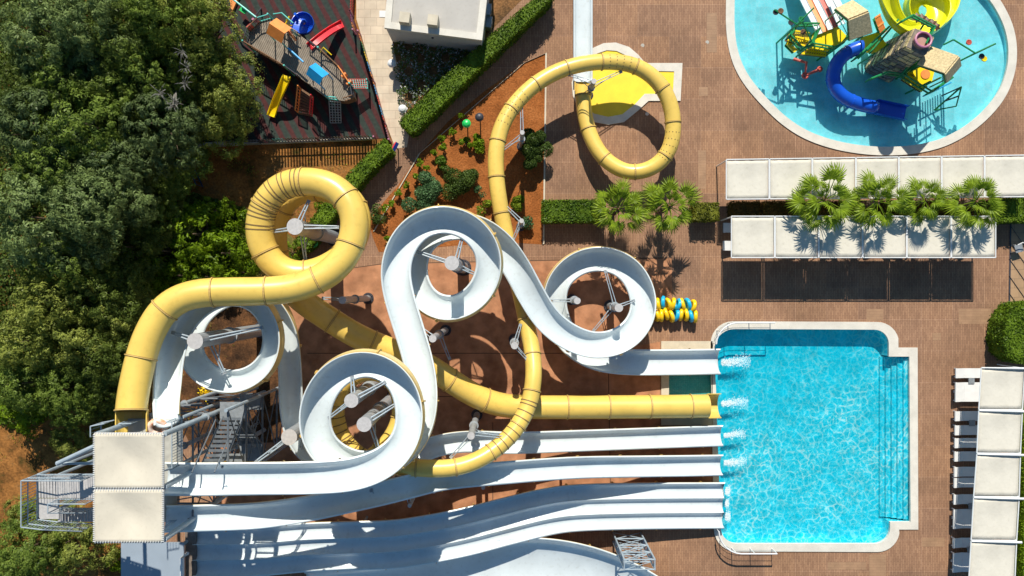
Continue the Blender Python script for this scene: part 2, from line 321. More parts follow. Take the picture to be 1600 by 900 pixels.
def leafcloud(name, cen, size, rng, mats, parent=None, out=None, bias=.8, asp=.5, midx=None):
    cen = np.asarray(cen, float); N = len(cen); size = np.broadcast_to(size, (N,)).astype(float)
    nr = rng.normal(size=(N, 3));
    if out is not None: nr = nr * (1 - bias) + out * bias * 1.6
    nr /= np.linalg.norm(nr, axis=1)[:, None] + 1e-9
    a = rng.normal(size=(N, 3)); u = np.cross(nr, a); u /= np.linalg.norm(u, axis=1)[:, None] + 1e-9; w = np.cross(nr, u)
    u = u * size[:, None]; w = w * size[:, None] * asp
    v = np.empty((N, 4, 3)); v[:, 0] = cen - u; v[:, 1] = cen + w + nr * size[:, None] * .15; v[:, 2] = cen + u; v[:, 3] = cen - w + nr * size[:, None] * .15
    off = Vector((0, 0, 0)); p = parent
    while p: off += p.location; p = p.parent
    v = v.reshape(-1, 3) - np.array(off)
    me = bpy.data.meshes.new(name); me.vertices.add(N * 4); me.loops.add(N * 4); me.polygons.add(N)
    me.vertices.foreach_set('co', v.ravel()); me.loops.foreach_set('vertex_index', np.arange(N * 4, dtype=np.int32))
    me.polygons.foreach_set('loop_start', np.arange(0, N * 4, 4, dtype=np.int32)); me.polygons.foreach_set('loop_total', np.full(N, 4, dtype=np.int32))
    for m in (mats if isinstance(mats, (list, tuple)) else [mats]): me.materials.append(m)
    if midx is not None: me.polygons.foreach_set('material_index', midx)
    me.update(calc_edges=True); me.validate()
    o = bpy.data.objects.new(name, me); C.objects.link(o)
    if parent: o.parent = parent
    return o
def inside(poly, x, y):
    c = False; n = len(poly)
    for i in range(n):
        x1, y1 = poly[i][0], poly[i][1]; x2, y2 = poly[i - 1][0], poly[i - 1][1]
        if (y1 > y) != (y2 > y) and x < (x2 - x1) * (y - y1) / (y2 - y1) + x1: c = not c
    return c
# ======================= GROUND, POOLS =======================
pool_in = pxs(arcp(1147, 545, 31, 180, 90, 7)[:] + arcp(1366, 537, 22, 90, 0, 7) + [(1388, 557), (1420, 557), (1422, 815), (1390, 815)] + arcp(1366, 825, 24, 0, -90, 7) + arcp(1151, 824, 25, -90, -180, 7))
pool_out = pxs(arcp(1145, 537, 35, 180, 90, 7) + arcp(1370, 537, 34, 90, 15, 7) + [(1403, 543), (1433, 543), (1434, 827), (1404, 827)] + arcp(1370, 827, 35, -10, -90, 7) + arcp(1150, 826, 35, -90, -180, 7))
kid_out = [(1134, -90), (1134, -60), (1134, -30), (1134, 5), (1134, 40), (1138, 75), (1148, 107), (1166, 137), (1194, 169), (1222, 195), (1255, 216), (1295, 231), (1340, 240), (1385, 243), (1430, 240), (1475, 229), (1515, 208), (1548, 180), (1572, 148), (1585, 112), (1588, 78), (1583, 45), (1570, 14), (1550, -15), (1510, -55), (1450, -90)]

def smooth_poly(p, n=4):
    o = []; N = len(p)
    for i in range(N):
        a, b, c, d = [np.array(p[(i + j) % N], float) for j in (-1, 0, 1, 2)]
        for k in range(n): u = k / n; q = .5 * (2 * b + (c - a) * u + (2 * a - 5 * b + 4 * c - d) * u * u + (3 * b - a - 3 * c + d) * u ** 3); o.append((q[0], q[1]))
    return o
kid_out = pxs(smooth_poly(kid_out)); kid_in = offset(kid_out, -.56)
small_in = pxs([(1045, 547), (1112, 547), (1112, 648), (1045, 648)]); small_out = pxs([(1033, 533), (1113, 533), (1113, 664), (1033, 664)])
big = [(-150, -150), (150, -150), (150, 150), (-150, 150)]
deckpoly = pxs([(540, -90), (556, 0), (566, 60), (614, 225), (560, 290), (520, 345), (480, 400), (430, 440), (415, 560), (330, 640), (270, 700), (230, 840), (230, 1000), (1590, 1000), (1592, 640), (1700, 640), (1700, -90)])
hol = [offset(pool_in, .1), offset(kid_in, .1), offset(small_in, .1)]
SOIL = ground_mat('orange soil', [(.05, .045, .012), (.19, .085, .025), (.33, .145, .04), (.22, .12, .045)], .55, 7)
GARD = ground_mat('garden soil', [(.20, .068, .018), (.31, .105, .028), (.40, .15, .045)], .5, 9)
sheet('ground', big, hol, 0, SOIL)
DK = deck_mat(); sheet('pool_deck', deckpoly, hol, .004, DK)
CON = ground_mat('terracotta concrete', [(.32, .145, .075), (.44, .215, .115), (.38, .175, .092)], .22, 1.2)
sheet('concrete_apron', pxs([(455, 432), (600, 412), (1050, 403), (1050, 470), (1000, 472), (997, 540), (1031, 534), (1031, 666), (1110, 668), (1110, 826), (640, 832), (330, 820), (330, 680), (445, 560)]), [], .008, CON)
PATCH = tile_mat('newer orange paving', (.36, .215, .12), .17, (.26, .145, .085), .008, .5, w=.5)
for i, (x, y, w_, h_) in enumerate(((1498, 482, 50, 24), (1457, 520, 13, 12), (1354, 483, 26, 18), (1092, 136, 14, 14), (1091, 235, 12, 60), (1358, 866, 26, 60), (1440, 840, 36, 14), (1293, 878, 60, 12), (1104, 20, 16, 62), (1030, 175, 10, 34))):
    sheet('paving_patch', pxs([(x, y), (x + w_, y), (x + w_, y + h_), (x, y + h_)]), [], .008, PATCH)
mj = MB()
for p in ([(455, 432), (600, 412), (1050, 403)], [(480, 552), (1031, 552)], [(950, 545), (955, 826)], [(620, 620), (1031, 618)], [(770, 660), (770, 826)]):
    for a, b in zip(p, p[1:]):
        a = W(*a, .010); b = W(*b, .010); d = (b - a); s_ = Vector((-d.y, d.x, 0)).normalized() * .025
        mj.add([a - s_, b - s_, b + s_, a + s_], [(0, 1, 2, 3)])
tag(mj.build('paving_joint', mat('dark joint', (.09, .05, .03), .9)), kind='structure')
sheet('garden_bed', pxs([(818, 99), (852, 84), (848, 382), (780, 378), (592, 394), (583, 372), (575, 345), (600, 315), (622, 290), (655, 240), (700, 190), (760, 140)]), [], .012, GARD)
mb = MB()
for a, b in (((852, 84), (848, 382)), ((818, 99), (852, 84)), ((818, 99), (655, 240)), ((655, 240), (583, 362))):
    a = W(*a); b = W(*b); mb.quad(a + Vector((0, 0, .09)), b + Vector((0, 0, .09)), b + Vector((.10, 0.05, .09)), a + Vector((.10, 0.05, .09)), .085)
tag(mb.build('garden_kerb', M['coping2']), kind='structure')
PAVE = tile_mat('beige paving', (.60, .50, .37), .55, (.38, .30, .22), .012, w=.8)
sheet('footpath', pxs([(556, -90), (604, -90), (603, 0), (602, 42), (613, 64), (624, 120), (640, 205), (636, 230), (618, 232), (604, 195), (566, 60), (557, 30)]), [], .016, PAVE)
sheet('flower_bed', pxs([(600, 60), (612, 60), (770, -20), (820, -5), (628, 186)]), [], .012, ground_mat('bed soil', [(.10, .06, .03), (.30, .15, .06)], 1.0, 8))
sheet('playground_surface', pxs([(345, -90), (342, 0), (330, 70), (300, 110), (295, 224), (606, 216), (564, 60), (553, 30), (552, -90)]), [], .020, stripe_mat())
sheet('lawn', pxs([(1590, 625), (1800, 625), (1800, 1100), (1584, 1100)]), [], .012, ground_mat('lawn grass', [(.035, .07, .01), (.10, .16, .03), (.12, .13, .04)], .8, 12))
sheet('terrace', pxs([(1578, 345), (1700, 345), (1700, 480), (1576, 480)]), [], .016, tile_mat('sand paving', (.42, .27, .15), .6, (.2, .13, .08)))
# grass patches on the dry slope
sheet('painted_soil_shade', pxs([(255, 480), (330, 455), (430, 470), (440, 560), (440, 690), (300, 700), (270, 640), (240, 560)]), [], .0095, ground_mat('shade painted soil', [(.035, .02, .012), (.09, .045, .022), (.20, .09, .035)], .8, 9))  # shade inside the white ring painted as a darker soil sheet
sheet('grass_patch', pxs([(300, 300), (400, 330), (470, 380), (420, 440), (380, 470), (300, 480), (240, 450)]), [], .004, ground_mat('weedy soil', [(.06, .09, .015), (.16, .14, .04), (.25, .13, .045)], .9, 9))

def pool(name, label, inner, outer, depth, floorm, copm, wz, wm, steps=None):
    t = thing(name, label, 'pool', (inner[0][0], inner[0][1], 0))
    mb = MB(); ringslab(mb, outer, inner, -.12, .07); mb.build('coping', copm, t)
    mw = MB(); n = len(inner); o2 = offset(inner, .02)
    mw.add([(p[0], p[1], -depth) for p in o2] + [(p[0], p[1], .03) for p in o2], [(i, (i + 1) % n, n + (i + 1) % n, n + i) for i in range(n)])
    mw.build('pool_wall', floorm, t)
    f = sheet('pool_floor', offset(inner, .03), [], -depth, floorm, t, None)
    if steps: steps(t)
    w = sheet('water', offset(inner, .015), [], wz, wm, None); tag(w, kind='structure'); return t
POOLT = tile_mat('aqua mosaic', (.50, .90, .94), .30, (.44, .84, .90), .01, 0)
BLUET = mat('blue step edge tile', (.36, .78, .86), .5)
def main_steps(t):
    for i in range(5):
        x0 = 1384 + i * 7.5; z = -1.0 + .16 * (i + 1); m = MB()
        a = W(x0, 559); b = W(1421, 813); m.prism([(a.x, b.y), (b.x, b.y), (b.x, a.y), (a.x, a.y)], -.995 + i * .001, z - .001 * i, 0); m.build('pool_step', POOLT, t)
        m = MB(); m.prism([(a.x, b.y), (a.x + .035, b.y), (a.x + .035, a.y), (a.x, a.y)], z - .02, z + .006, 0); m.build('step_edge', BLUET, t)
WM = water_mat('pool water', (.05, .78, .91), (1, 1, 1), 2.3, .15, .12, quiet=(17.0, 35.0))
WK = water_mat('kids pool water', (.64, .97, 1.0), (1, 1, 1), 4.0, .10, .3, mixfac=.7)
WS = water_mat('small pool water', (.5, .9, .9), (1, 1, 1), 5.0, .12, .2)
pool('swimming_pool', 'large turquoise landing pool with white stone coping below the slides', pool_in, pool_out, 1.0, POOLT, M['coping'], -.11, WM, main_steps)
pool('splash_pool', 'round pale blue children pool with cream rim', kid_in, kid_out, .38, tile_mat('pale aqua tile', (.50, .88, .93), .5, (.46, .84, .89), .01, 0), M['coping'], -.08, WK)
pool('catch_pool', 'small rectangular teal basin under the slide exits beside the big pool', small_in, small_out, .45, tile_mat('teal mosaic', (.30, .66, .62), .12, (.22, .52, .50), .015, 0), M['coping2'], -.09, WS)
FOAM = mat('white water foam', (.85, .95, .97), .6, .02); FOAM.node_tree.nodes['Principled BSDF'].inputs['Alpha'].default_value = .5
def foamcloud():
    rg = np.random.default_rng(4); P = []; S = []
    for (x, y, L, wdt, dens) in ((1128, 566, 46, 9, .9), (1128, 630, 42, 8, .7), (1132, 680, 34, 6, .6), (1132, 723, 36, 7, .65), (1134, 768, 8, 8, .4), (1134, 788, 6, 7, .3), (1134, 808, 8, 8, .4)):
        for i in range(int(1500 * dens)):
            u = rg.random() ** 1.25; px = x + u * L; py = y + rg.normal() * wdt * (.22 + .4 * u) + .7 * math.sin(u * 5 + y) - 1.5 * u
            p = W(px, py); P.append((p.x, p.y, -.10 + rg.random() * .09 * (1 - u))); S.append(.02 + .05 * rg.random() * (1.1 - u))
    o = leafcloud('foam', P, np.array(S), rg, FOAM, out=np.tile([0, 0, 1.], (len(P), 1)), bias=.6, asp=.8); tag(o, kind='stuff')
foamcloud()
# yellow splash pad
t = thing('splash_pad', 'yellow keyhole shaped splash pad with pale kerb inside the small tube loop', 'splash pad', W(960, 130))
po = pxs([(898, 112), (912, 88), (925, 76), (943, 68), (962, 67), (983, 74), (997, 86), (1008, 99), (1066, 99), (1063, 158), (1013, 158), (998, 172), (975, 191), (950, 195), (923, 190), (904, 172), (895, 150), (893, 130)])
pi_ = pxs([(909, 116), (920, 96), (933, 84), (948, 79), (963, 80), (980, 88), (992, 100), (1001, 111), (1053, 112), (1051, 147), (1007, 147), (992, 163), (972, 179), (950, 183), (928, 178), (913, 165), (906, 148), (905, 130)])
mb = MB(); ringslab(mb, po, pi_, -.0, .08); mb.build('kerb', M['coping'], t); sheet('pad_surface', offset(pi_, .01), [], .03, M['pad'], t, None)
for (x, y) in ((1004, 71), (1011, 178), (1105, 66)):
    m = MB(); m.tube([W(x, y, .0), W(x, y, .03)], .12, 12); tag(m.build('drain_cover', M['coping']), {1004: 'small round cream deck cover above the splash pad', 1011: 'small round cream deck cover below the splash pad', 1105: 'small round cream deck cover far right of the splash pad'}[x], 'drain cover')

# ======================= SLIDES =======================
def spline(pts, step=.22, sm=3):
    P = [W(p[0], p[1], p[2]) for p in pts]; P = [P[0] * 2 - P[1]] + P + [P[-1] * 2 - P[-2]]; out = []
    for i in range(1, len(P) - 2):
        a, b, c, d = P[i - 1], P[i], P[i + 1], P[i + 2]; n = max(3, int((c - b).length / .06))
        for k in range(n):
            u = k / n; out.append(.5 * ((2 * b) + (c - a) * u + (2 * a - 5 * b + 4 * c - d) * u * u + (3 * b - a - 3 * c + d) * u ** 3))
    out.append(P[-2]); A = np.array([tuple(p) for p in out])
    s = np.concatenate([[0], np.cumsum(np.linalg.norm(np.diff(A, axis=0), axis=1))]); n = int(s[-1] / step) + 1; q = np.linspace(0, s[-1], n)
    B = np.stack([np.interp(q, s, A[:, j]) for j in range(3)], 1)
    for _ in range(sm):
        B2 = B.copy(); B2[2:-2] = (B[:-4] + 2 * B[1:-3] + 3 * B[2:-2] + 2 * B[3:-1] + B[4:]) / 9; B = B2
    return B, q
def frames(B, gain, maxr):
    T = np.gradient(B, axis=0); T /= np.linalg.norm(T, axis=1)[:, None]
    ang = np.unwrap(np.arctan2(T[:, 1], T[:, 0])); ds = np.linalg.norm(B[1] - B[0]); kv = np.gradient(ang) / ds
    ker = np.ones(9) / 9; kv = np.convolve(np.pad(kv, 4, 'edge'), ker, 'valid'); kv = np.convolve(np.pad(kv, 4, 'edge'), ker, 'valid')
    ph = np.clip(kv * gain, -maxr, maxr)
    S = np.cross(T, [0, 0, 1.]); S /= np.linalg.norm(S, axis=1)[:, None]; Nn = np.cross(S, T)
    c = np.cos(ph)[:, None]; s = np.sin(ph)[:, None]
    return T, S * c + Nn * s, Nn * c - S * s, kv
def flume(name, label, pts, r, depth=.78, gain=.9, ext=.30, lanes=1, joint=3.0, rw=None, maxr=R(24), flat=0.0, mats=None):
    B, q = spline(pts); T, S, Nn, kv = frames(B, gain, maxr)
    t = thing(name, label, 'water slide', tuple(B[0])); n = len(B); rings = []; mi = []
    for i in range(n):
        e = np.clip(kv[i] / .4, -1, 1); el = ext * max(0, -e); er = ext * max(0, e); rr = r if rw is None else r * float(np.interp(i / n, [a[0] for a in rw], [a[1] for a in rw])); pr = []
        tot = rr; w = rr / lanes
        inner = []
        for L in range(lanes):
            cx = -tot + w * (2 * L + 1); A = np.linspace(-90, 90, 15 if lanes == 1 else 11)
            for j, a in enumerate(A):
                ca = math.cos(R(a)); sa = math.sin(R(a))
                if flat: sa = math.copysign(abs(sa) ** (1 - flat), sa)
                v = -depth * w * ca
                if lanes > 1 and not ((L == 0 and a < 0) or (L == lanes - 1 and a > 0)): v = min(v, 0) * 1.0 - .08 * w * (1 if abs(a) > 70 else 0)
                inner.append((cx + w * sa * .985, v))
        lt = .09; top_l = el; top_r = er
        pr += [(-tot - lt, top_l - .07), (-tot - lt, top_l), (-tot, top_l)] + inner + [(tot, top_r), (tot + lt, top_r), (tot + lt, top_r - .07), (tot + .05, top_r - .06)]
        ob = .25 if lanes > 1 else .8
        for a in np.linspace(90, -90, 13): sa = math.sin(R(a)); pr.append(((tot + .05) * math.copysign(abs(sa) ** ob, sa), -(depth * w + (.22 if lanes > 1 else .06)) * math.cos(R(a)).__abs__() ** (.6 if lanes > 1 else .9) - .02))
        pr.append((-tot - .05, top_l - .06)); rings.append([B[i] + S[i] * u + Nn[i] * v for u, v in pr])
    m = len(rings[0]); ninner = 3 + len(inner) + 2
    v = [tuple(p) for rg in rings for p in rg]; f = []; mi = []
    for i in range(n - 1):
        for j in range(m):
            k = (j + 1) % m; f.append((i * m + j, (i + 1) * m + j, (i + 1) * m + k, i * m + k)); mi.append(0 if 1 <= j < ninner - 1 else 1)
    for b in (0, n - 1):   # end faces as strips
        for j in range(2, 2 + len(inner)):
            jo = m - 1 - int((j - 2) * 13 / len(inner)); jo2 = m - 1 - int((j - 1) * 13 / len(inner))
            f.append((b * m + j, b * m + j + 1, b * m + jo2, b * m + jo)) if jo != jo2 else f.append((b * m + j, b * m + j + 1, b * m + jo)); mi.append(0)
    mm = mats or [M['white'], M['cream']]
    mesh_obj('trough', v, f, mm, t, mi, True)
    if joint:
        k = int(joint / (q[1])); tot = r
        for i in range(k, n - 3, k):
            mbf = MB(); w = tot / lanes; rr = r if rw is None else r * float(np.interp(i / n, [a[0] for a in rw], [a[1] for a in rw])); e = np.clip(kv[i] / .4, -1, 1); el = ext * max(0, -e); er = ext * max(0, e)
            A = list(np.linspace(90, -90, 13)); a_ = []; b_ = []
            for off_ in (0, .09):
                prof = [(rr + .052 + off_, er - .08)] + [((rr + .052 + off_) * math.copysign(abs(math.sin(R(a))) ** (.25 if lanes > 1 else .8), a), -(depth * w + (.222 if lanes > 1 else .062) + off_) * max(0, math.cos(R(a))) ** (.6 if lanes > 1 else .9) - .02) for a in A] + [(-rr - .052 - off_, el - .08)]
                a_.append([B[i] - T[i] * .035 + S[i] * u + Nn[i] * vv for u, vv in prof]); b_.append([B[i] + T[i] * .035 + S[i] * u + Nn[i] * vv for u, vv in prof])
            mm_ = len(a_[0]); vv = [tuple(x) for x in a_[0] + a_[1] + b_[0] + b_[1]]; ff = []
            for j in range(mm_ - 1): ff += [(j, j + 1, mm_ + j + 1, mm_ + j), (2 * mm_ + j, 3 * mm_ + j, 3 * mm_ + j + 1, 2 * mm_ + j + 1), (mm_ + j, mm_ + j + 1, 3 * mm_ + j + 1, 3 * mm_ + j)]
            ff += [(0, mm_, 3 * mm_, 2 * mm_), (mm_ - 1, 2 * mm_ - 1, 4 * mm_ - 1, 3 * mm_ - 1)]
            mbf.add(vv, ff); mbf.build('joint_flange', M['yflange'] if mm[1] != M['lime'] else mm[1], t)
    return t, B
def tubeslide(name, label, pts, r, joint=2.4, ribs=(), dots=(), openends=(1.2, 1.2)):
    B, q = spline(pts); T, S, Nn, kv = frames(B, 0, 1); t = thing(name, label, 'water slide', tuple(B[0])); n = len(B); K = 28; st = q[1]
    o0 = int(openends[0] / st); o1 = n - 1 - int(openends[1] / st)
    def ring(i, rr, full=True):
        aa = [2 * math.pi * k / K for k in range(K)]
        return [B[i] + S[i] * rr * math.sin(a) - Nn[i] * rr * math.cos(a) for a in aa]
    v = []; f = []
    for i in range(o0, o1 + 1): v += [tuple(p) for p in ring(i, r)]
    m = o1 - o0 + 1
    for i in range(m - 1):
        for k in range(K): f.append((i * K + k, i * K + (k + 1) % K, (i + 1) * K + (k + 1) % K, (i + 1) * K + k))
    mesh_obj('tube_shell', v, f, M['yellow'], t, None, True)
    for (a, b) in ((0, o0), (o1, n - 1)):     # open half channel at both ends
        if b - a < 2: continue
        v = []; f = []; hf = [R(x) for x in np.linspace(-92, 92, 15)]
        for i in range(a, b + 1):
            v += [tuple(B[i] + S[i] * r * math.sin(x) - Nn[i] * r * math.cos(x)) for x in hf] + [tuple(B[i] + S[i] * (r + .05) * math.sin(x) - Nn[i] * (r + .05) * math.cos(x)) for x in hf[::-1]]
        mm = 30
        for i in range(b - a):
            for k in range(mm): f.append((i * mm + k, i * mm + (k + 1) % mm, (i + 1) * mm + (k + 1) % mm, (i + 1) * mm + k))
        f += [tuple(range(mm)), tuple((b - a) * mm + k for k in range(mm))[::-1]]
        mesh_obj('open_trough', v, f, M['yellow'], t, None, False)
    def band(i, rr, hw, nm, mt):
        vv = []; ff = []
        for s_ in (-1, 1):
            for r2 in (rr - .07, rr): vv += [tuple(Vector(p) + Vector(T[i]) * hw * s_) for p in ring(i, r2)]
        for k in range(K):
            k2 = (k + 1) % K; ff += [(K + k, K + k2, 3 * K + k2, 3 * K + k), (k, K + k, K + k2, k2)[::-1], (2 * K + k, 3 * K + k, 3 * K + k2, 2 * K + k2)]
        mesh_obj(nm, vv, ff, mt, t, None, False)
    i = o0; k = max(1, int(joint / st))
    while i <= o1:
        band(i, r + .055, .028, 'joint_flange', M['yflange'])
        if i + 1 < n: band(min(i + 0, n - 1), r + .018, .05, 'joint_seam', M['yline'])
        i += k
    for (s0, s1) in ribs:
        i = s0
        while i < s1: band(int(i), r + .02, .028, 'drain_slot', M['yline']); i += .42 / st
    for (s0, s1) in dots:
        pass
        for i in range(int(s0), int(s1), 2):
            for a in (-50, -25, 0, 25, 50):
                a2 = R(180 + a + (12 if i % 4 else 0)); p = Vector(B[i] + S[i] * r * math.sin(a2) - Nn[i] * r * math.cos(a2)); d = (p - Vector(B[i])).normalized()
                mbd = MB(); mbd.tube([p - d * .01, p + d * .012], .035, 6); mbd.build('vent_hole', M['yline'], t)
    return t, B
def near(B, px, py, zmin=-9, zmax=99):
    best = None
    for i, b in enumerate(B):
        if zmin <= b[2] <= zmax:
            k = H / (H - b[2]); d = (b[0] * k * PX + 800 - px) ** 2 + (450 - b[1] * k * PX - py) ** 2
            if best is None or d < best[0]: best = (d, i)
    return best[1]

EP = [(256, 748, 12.05), (300, 749, 11.9), (400, 748, 11.5), (500, 746, 11.1), (560, 739, 10.9), (608, 718, 10.7), (635, 685, 10.5), (641, 643, 10.3), (630, 603, 10.1), (605, 577, 10.0), (568, 567, 9.9), (530, 580, 9.8), (502, 612, 9.7), (491, 655, 9.6), (503, 697, 9.5), (535, 722, 9.4), (572, 730, 9.2), (615, 715, 9.0), (645, 685, 8.8), (660, 645, 8.6), (660, 600, 8.4), (651, 555, 8.2), (637, 508, 8.0), (623, 460, 7.8), (618, 420, 7.6), (629, 381, 7.5), (656, 352, 7.35), (693, 342, 7.2), (733, 354, 7.05), (760, 385, 6.85), (765, 422, 6.65), (746, 462, 6.5), (708, 483, 6.35), (670, 473, 6.2), (648, 440, 6.05), (648, 400, 5.9), (668, 368, 5.75), (705, 353, 5.6), (748, 358, 5.45), (783, 384, 5.3), (808, 420, 5.15), (830, 460, 4.9), (856, 500, 4.5), (892, 528, 4.0), (935, 540, 3.4), (977, 528, 3.1), (1003, 496, 2.8), (1004, 458, 2.6), (983, 421, 2.4), (945, 404, 2.2), (903, 411, 2.05), (872, 440, 1.9), (866, 480, 1.75), (880, 520, 1.6), (905, 547, 1.45), (940, 561, 1.3), (990, 566, 1.1), (1060, 566, .85), (1126, 565, .72)]
BP = [(205, 676, 12.0), (205, 640, 11.8), (211, 600, 11.5), (223, 550, 11.2), (238, 512, 11.0), (262, 478, 10.8), (300, 460, 10.6), (350, 456, 10.4), (410, 455, 10.2), (460, 450, 10.0), (510, 430, 9.8), (543, 395, 9.6), (555, 350, 9.4), (545, 315, 9.3), (518, 291, 9.15), (480, 283, 9.0), (440, 291, 8.85), (413, 320, 8.7), (405, 362, 8.5), (418, 402, 8.3), (455, 428, 8.1), (505, 421, 7.9), (545, 391, 7.7), (560, 345, 7.45), (543, 308, 7.2), (500, 293, 6.95), (457, 303, 6.7), (432, 338, 6.4), (428, 385, 6.1), (440, 428, 5.8), (466, 464, 5.5), (512, 497, 5.1), (562, 527, 4.7), (612, 548, 4.3), (660, 567, 3.8), (700, 592, 3.2), (740, 617, 2.6), (780, 632, 2.15), (830, 636, 1.8), (950, 636, 1.35), (1060, 635, 1.05), (1127, 634, .9)]
CP = [(260, 656, 12.0), (260, 630, 11.2), (262, 600, 10.4), (268, 550, 9.9), (286, 503, 9.5), (325, 468, 9.25), (370, 460, 9.05), (408, 480, 8.85), (427, 525, 8.65), (414, 572, 8.45), (372, 597, 8.2), (324, 587, 8.0), (297, 550, 7.8), (303, 503, 7.6), (338, 468, 7.4), (380, 457, 7.2), (424, 470, 7.0), (447, 518, 6.7), (453, 580, 6.3), (456, 640, 5.9), (470, 690, 5.6), (510, 724, 5.2), (570, 734, 4.8), (625, 720, 4.3), (675, 699, 3.8), (725, 690, 3.3), (800, 692, 2.6), (900, 689, 1.8), (1040, 684, 1.0), (1130, 681, .65)]
FP = [(258, 811, 12.0), (300, 810, 11.6), (400, 806, 10.6), (480, 795, 9.7), (540, 783, 8.9), (600, 770, 8.0), (650, 758, 7.2), (700, 747, 6.3), (800, 738, 4.9), (900, 731, 3.4), (1000, 729, 2.0), (1070, 728, 1.1), (1130, 727, .65)]
GP = [(300, 864, 4.0), (400, 862, 3.9), (470, 856, 3.7), (550, 853, 3.45), (610, 851, 3.2), (650, 846, 3.0), (720, 833, 2.7), (800, 813, 2.25), (850, 801, 1.95), (900, 794, 1.65), (1000, 791, 1.15), (1132, 790, .62)]
tE, BE = flume('water_slide', 'long white open slide coiling through three large rings from the tower top to the pool', EP, .74)
tC, BC = flume('water_slide', 'white open slide that circles once behind the tower stairs and dives under the other slides', CP, .59)
tF, BF = flume('water_slide', 'straight white open slide between the coils and the triple slide', FP, .59)
tG, BG = flume('multi_lane_slide', 'wide triple lane white slide with two low dividers bending down to the pool', GP, 1.40, lanes=3, depth=.80, ext=.12, gain=.15)
tH, BH = flume('wide_slide', 'very wide white half pipe slide cut by the bottom edge of the photo', [(480, 952, 2.6), (540, 946, 2.5), (600, 941, 2.4), (655, 932, 2.25), (705, 919, 2.1), (760, 903, 2.0), (820, 897, 1.9), (880, 902, 1.85), (940, 919, 1.8), (1000, 950, 1.75), (1060, 998, 1.7)], 2.25, depth=.42, gain=.5, ext=.2)
tB, BB = tubeslide('tube_slide', 'thick yellow closed tube slide looping beside the forest and ending at the pool', BP, .74, 2.7, openends=(1.3, 1.0))
AP = [(911, 128, .95), (911, 155, 1.0), (918, 200, 1.15), (938, 241, 1.35), (965, 263, 1.5), (990, 270, 1.6), (1022, 261, 1.75), (1044, 238, 1.9), (1052, 205, 2.0), (1048, 165, 2.1), (1030, 130, 2.2), (1000, 106, 2.3), (965, 97, 2.4), (922, 98, 2.6), (880, 108, 2.75), (840, 129, 2.9), (806, 161, 3.1), (784, 197, 3.3), (775, 238, 3.45), (776, 282, 3.5), (783, 330, 3.5), (795, 390, 3.45), (811, 450, 3.45), (822, 500, 3.75), (831, 545, 4.2), (834, 588, 4.85), (826, 633, 5.25), (806, 670, 5.65), (778, 699, 6.05), (740, 722, 6.5), (700, 732, 6.8), (655, 731, 6.95), (610, 728, 7.0), (565, 715, 7.05), (535, 685, 7.1), (523, 640, 7.2), (537, 600, 7.35), (573, 580, 7.5), (612, 592, 7.65), (628, 635, 7.8), (612, 685, 7.95), (565, 725, 8.1), (500, 744, 8.6), (400, 750, 9.5), (320, 752, 10.3), (262, 752, 10.8)]
def idx(pts, a): return None
_B, _q = spline(AP)
i1 = near(_B, 828, 630, 5, 6.5); i2 = near(_B, 770, 705, 6, 6.8); i3 = near(_B, 575, 720, 6.9, 7.2); i4 = near(_B, 523, 640, 7, 7.4)
d1 = near(_B, 800, 170, 2.8, 3.5); d2 = near(_B, 1045, 225, 1.7, 2.1); d3 = near(_B, 950, 96, 2.2, 2.6)
tA, BA = tubeslide('tube_slide', 'slim yellow tube slide snaking from the lower coil to the splash pad loop', AP, .49, 2.3, ribs=((i1, i2), (i3, i4)), dots=((d1 - 5, d1 + 6), (d2 - 5, d2 + 5), (d3 - 6, d3 + 4)), openends=(1.1, .2))
rb0 = near(BB, 475, 284, 8.5, 9.1); rb1 = near(BB, 405, 368, 8.3, 8.7)
# ribbed bend of the thick tube
def extra_ribs(t, B, s0, s1, r):
    _, _, _, _ = 0, 0, 0, 0
    T, S, Nn, kv = frames(B, 0, 1); i = float(s0)
    while i < s1:
        j = int(i); m = MB(); m.tube([Vector(B[j]) - Vector(T[j]) * .03, Vector(B[j]) + Vector(T[j]) * .03], r + .02, 28, cap=False); m.build('drain_slot', M['yline'], t); i += 1.45
extra_ribs(tB, BB, rb0, rb1, .74)
tr, _x = flume('runout_lane', 'straight white run out lane leading off the top edge from the splash pad', [(911, -70, .5), (911, 0, .5), (911, 60, .5), (911, 126, .52)], .53, depth=.45, gain=0, joint=0, flat=.45, mats=[M['white'], M['blue']])
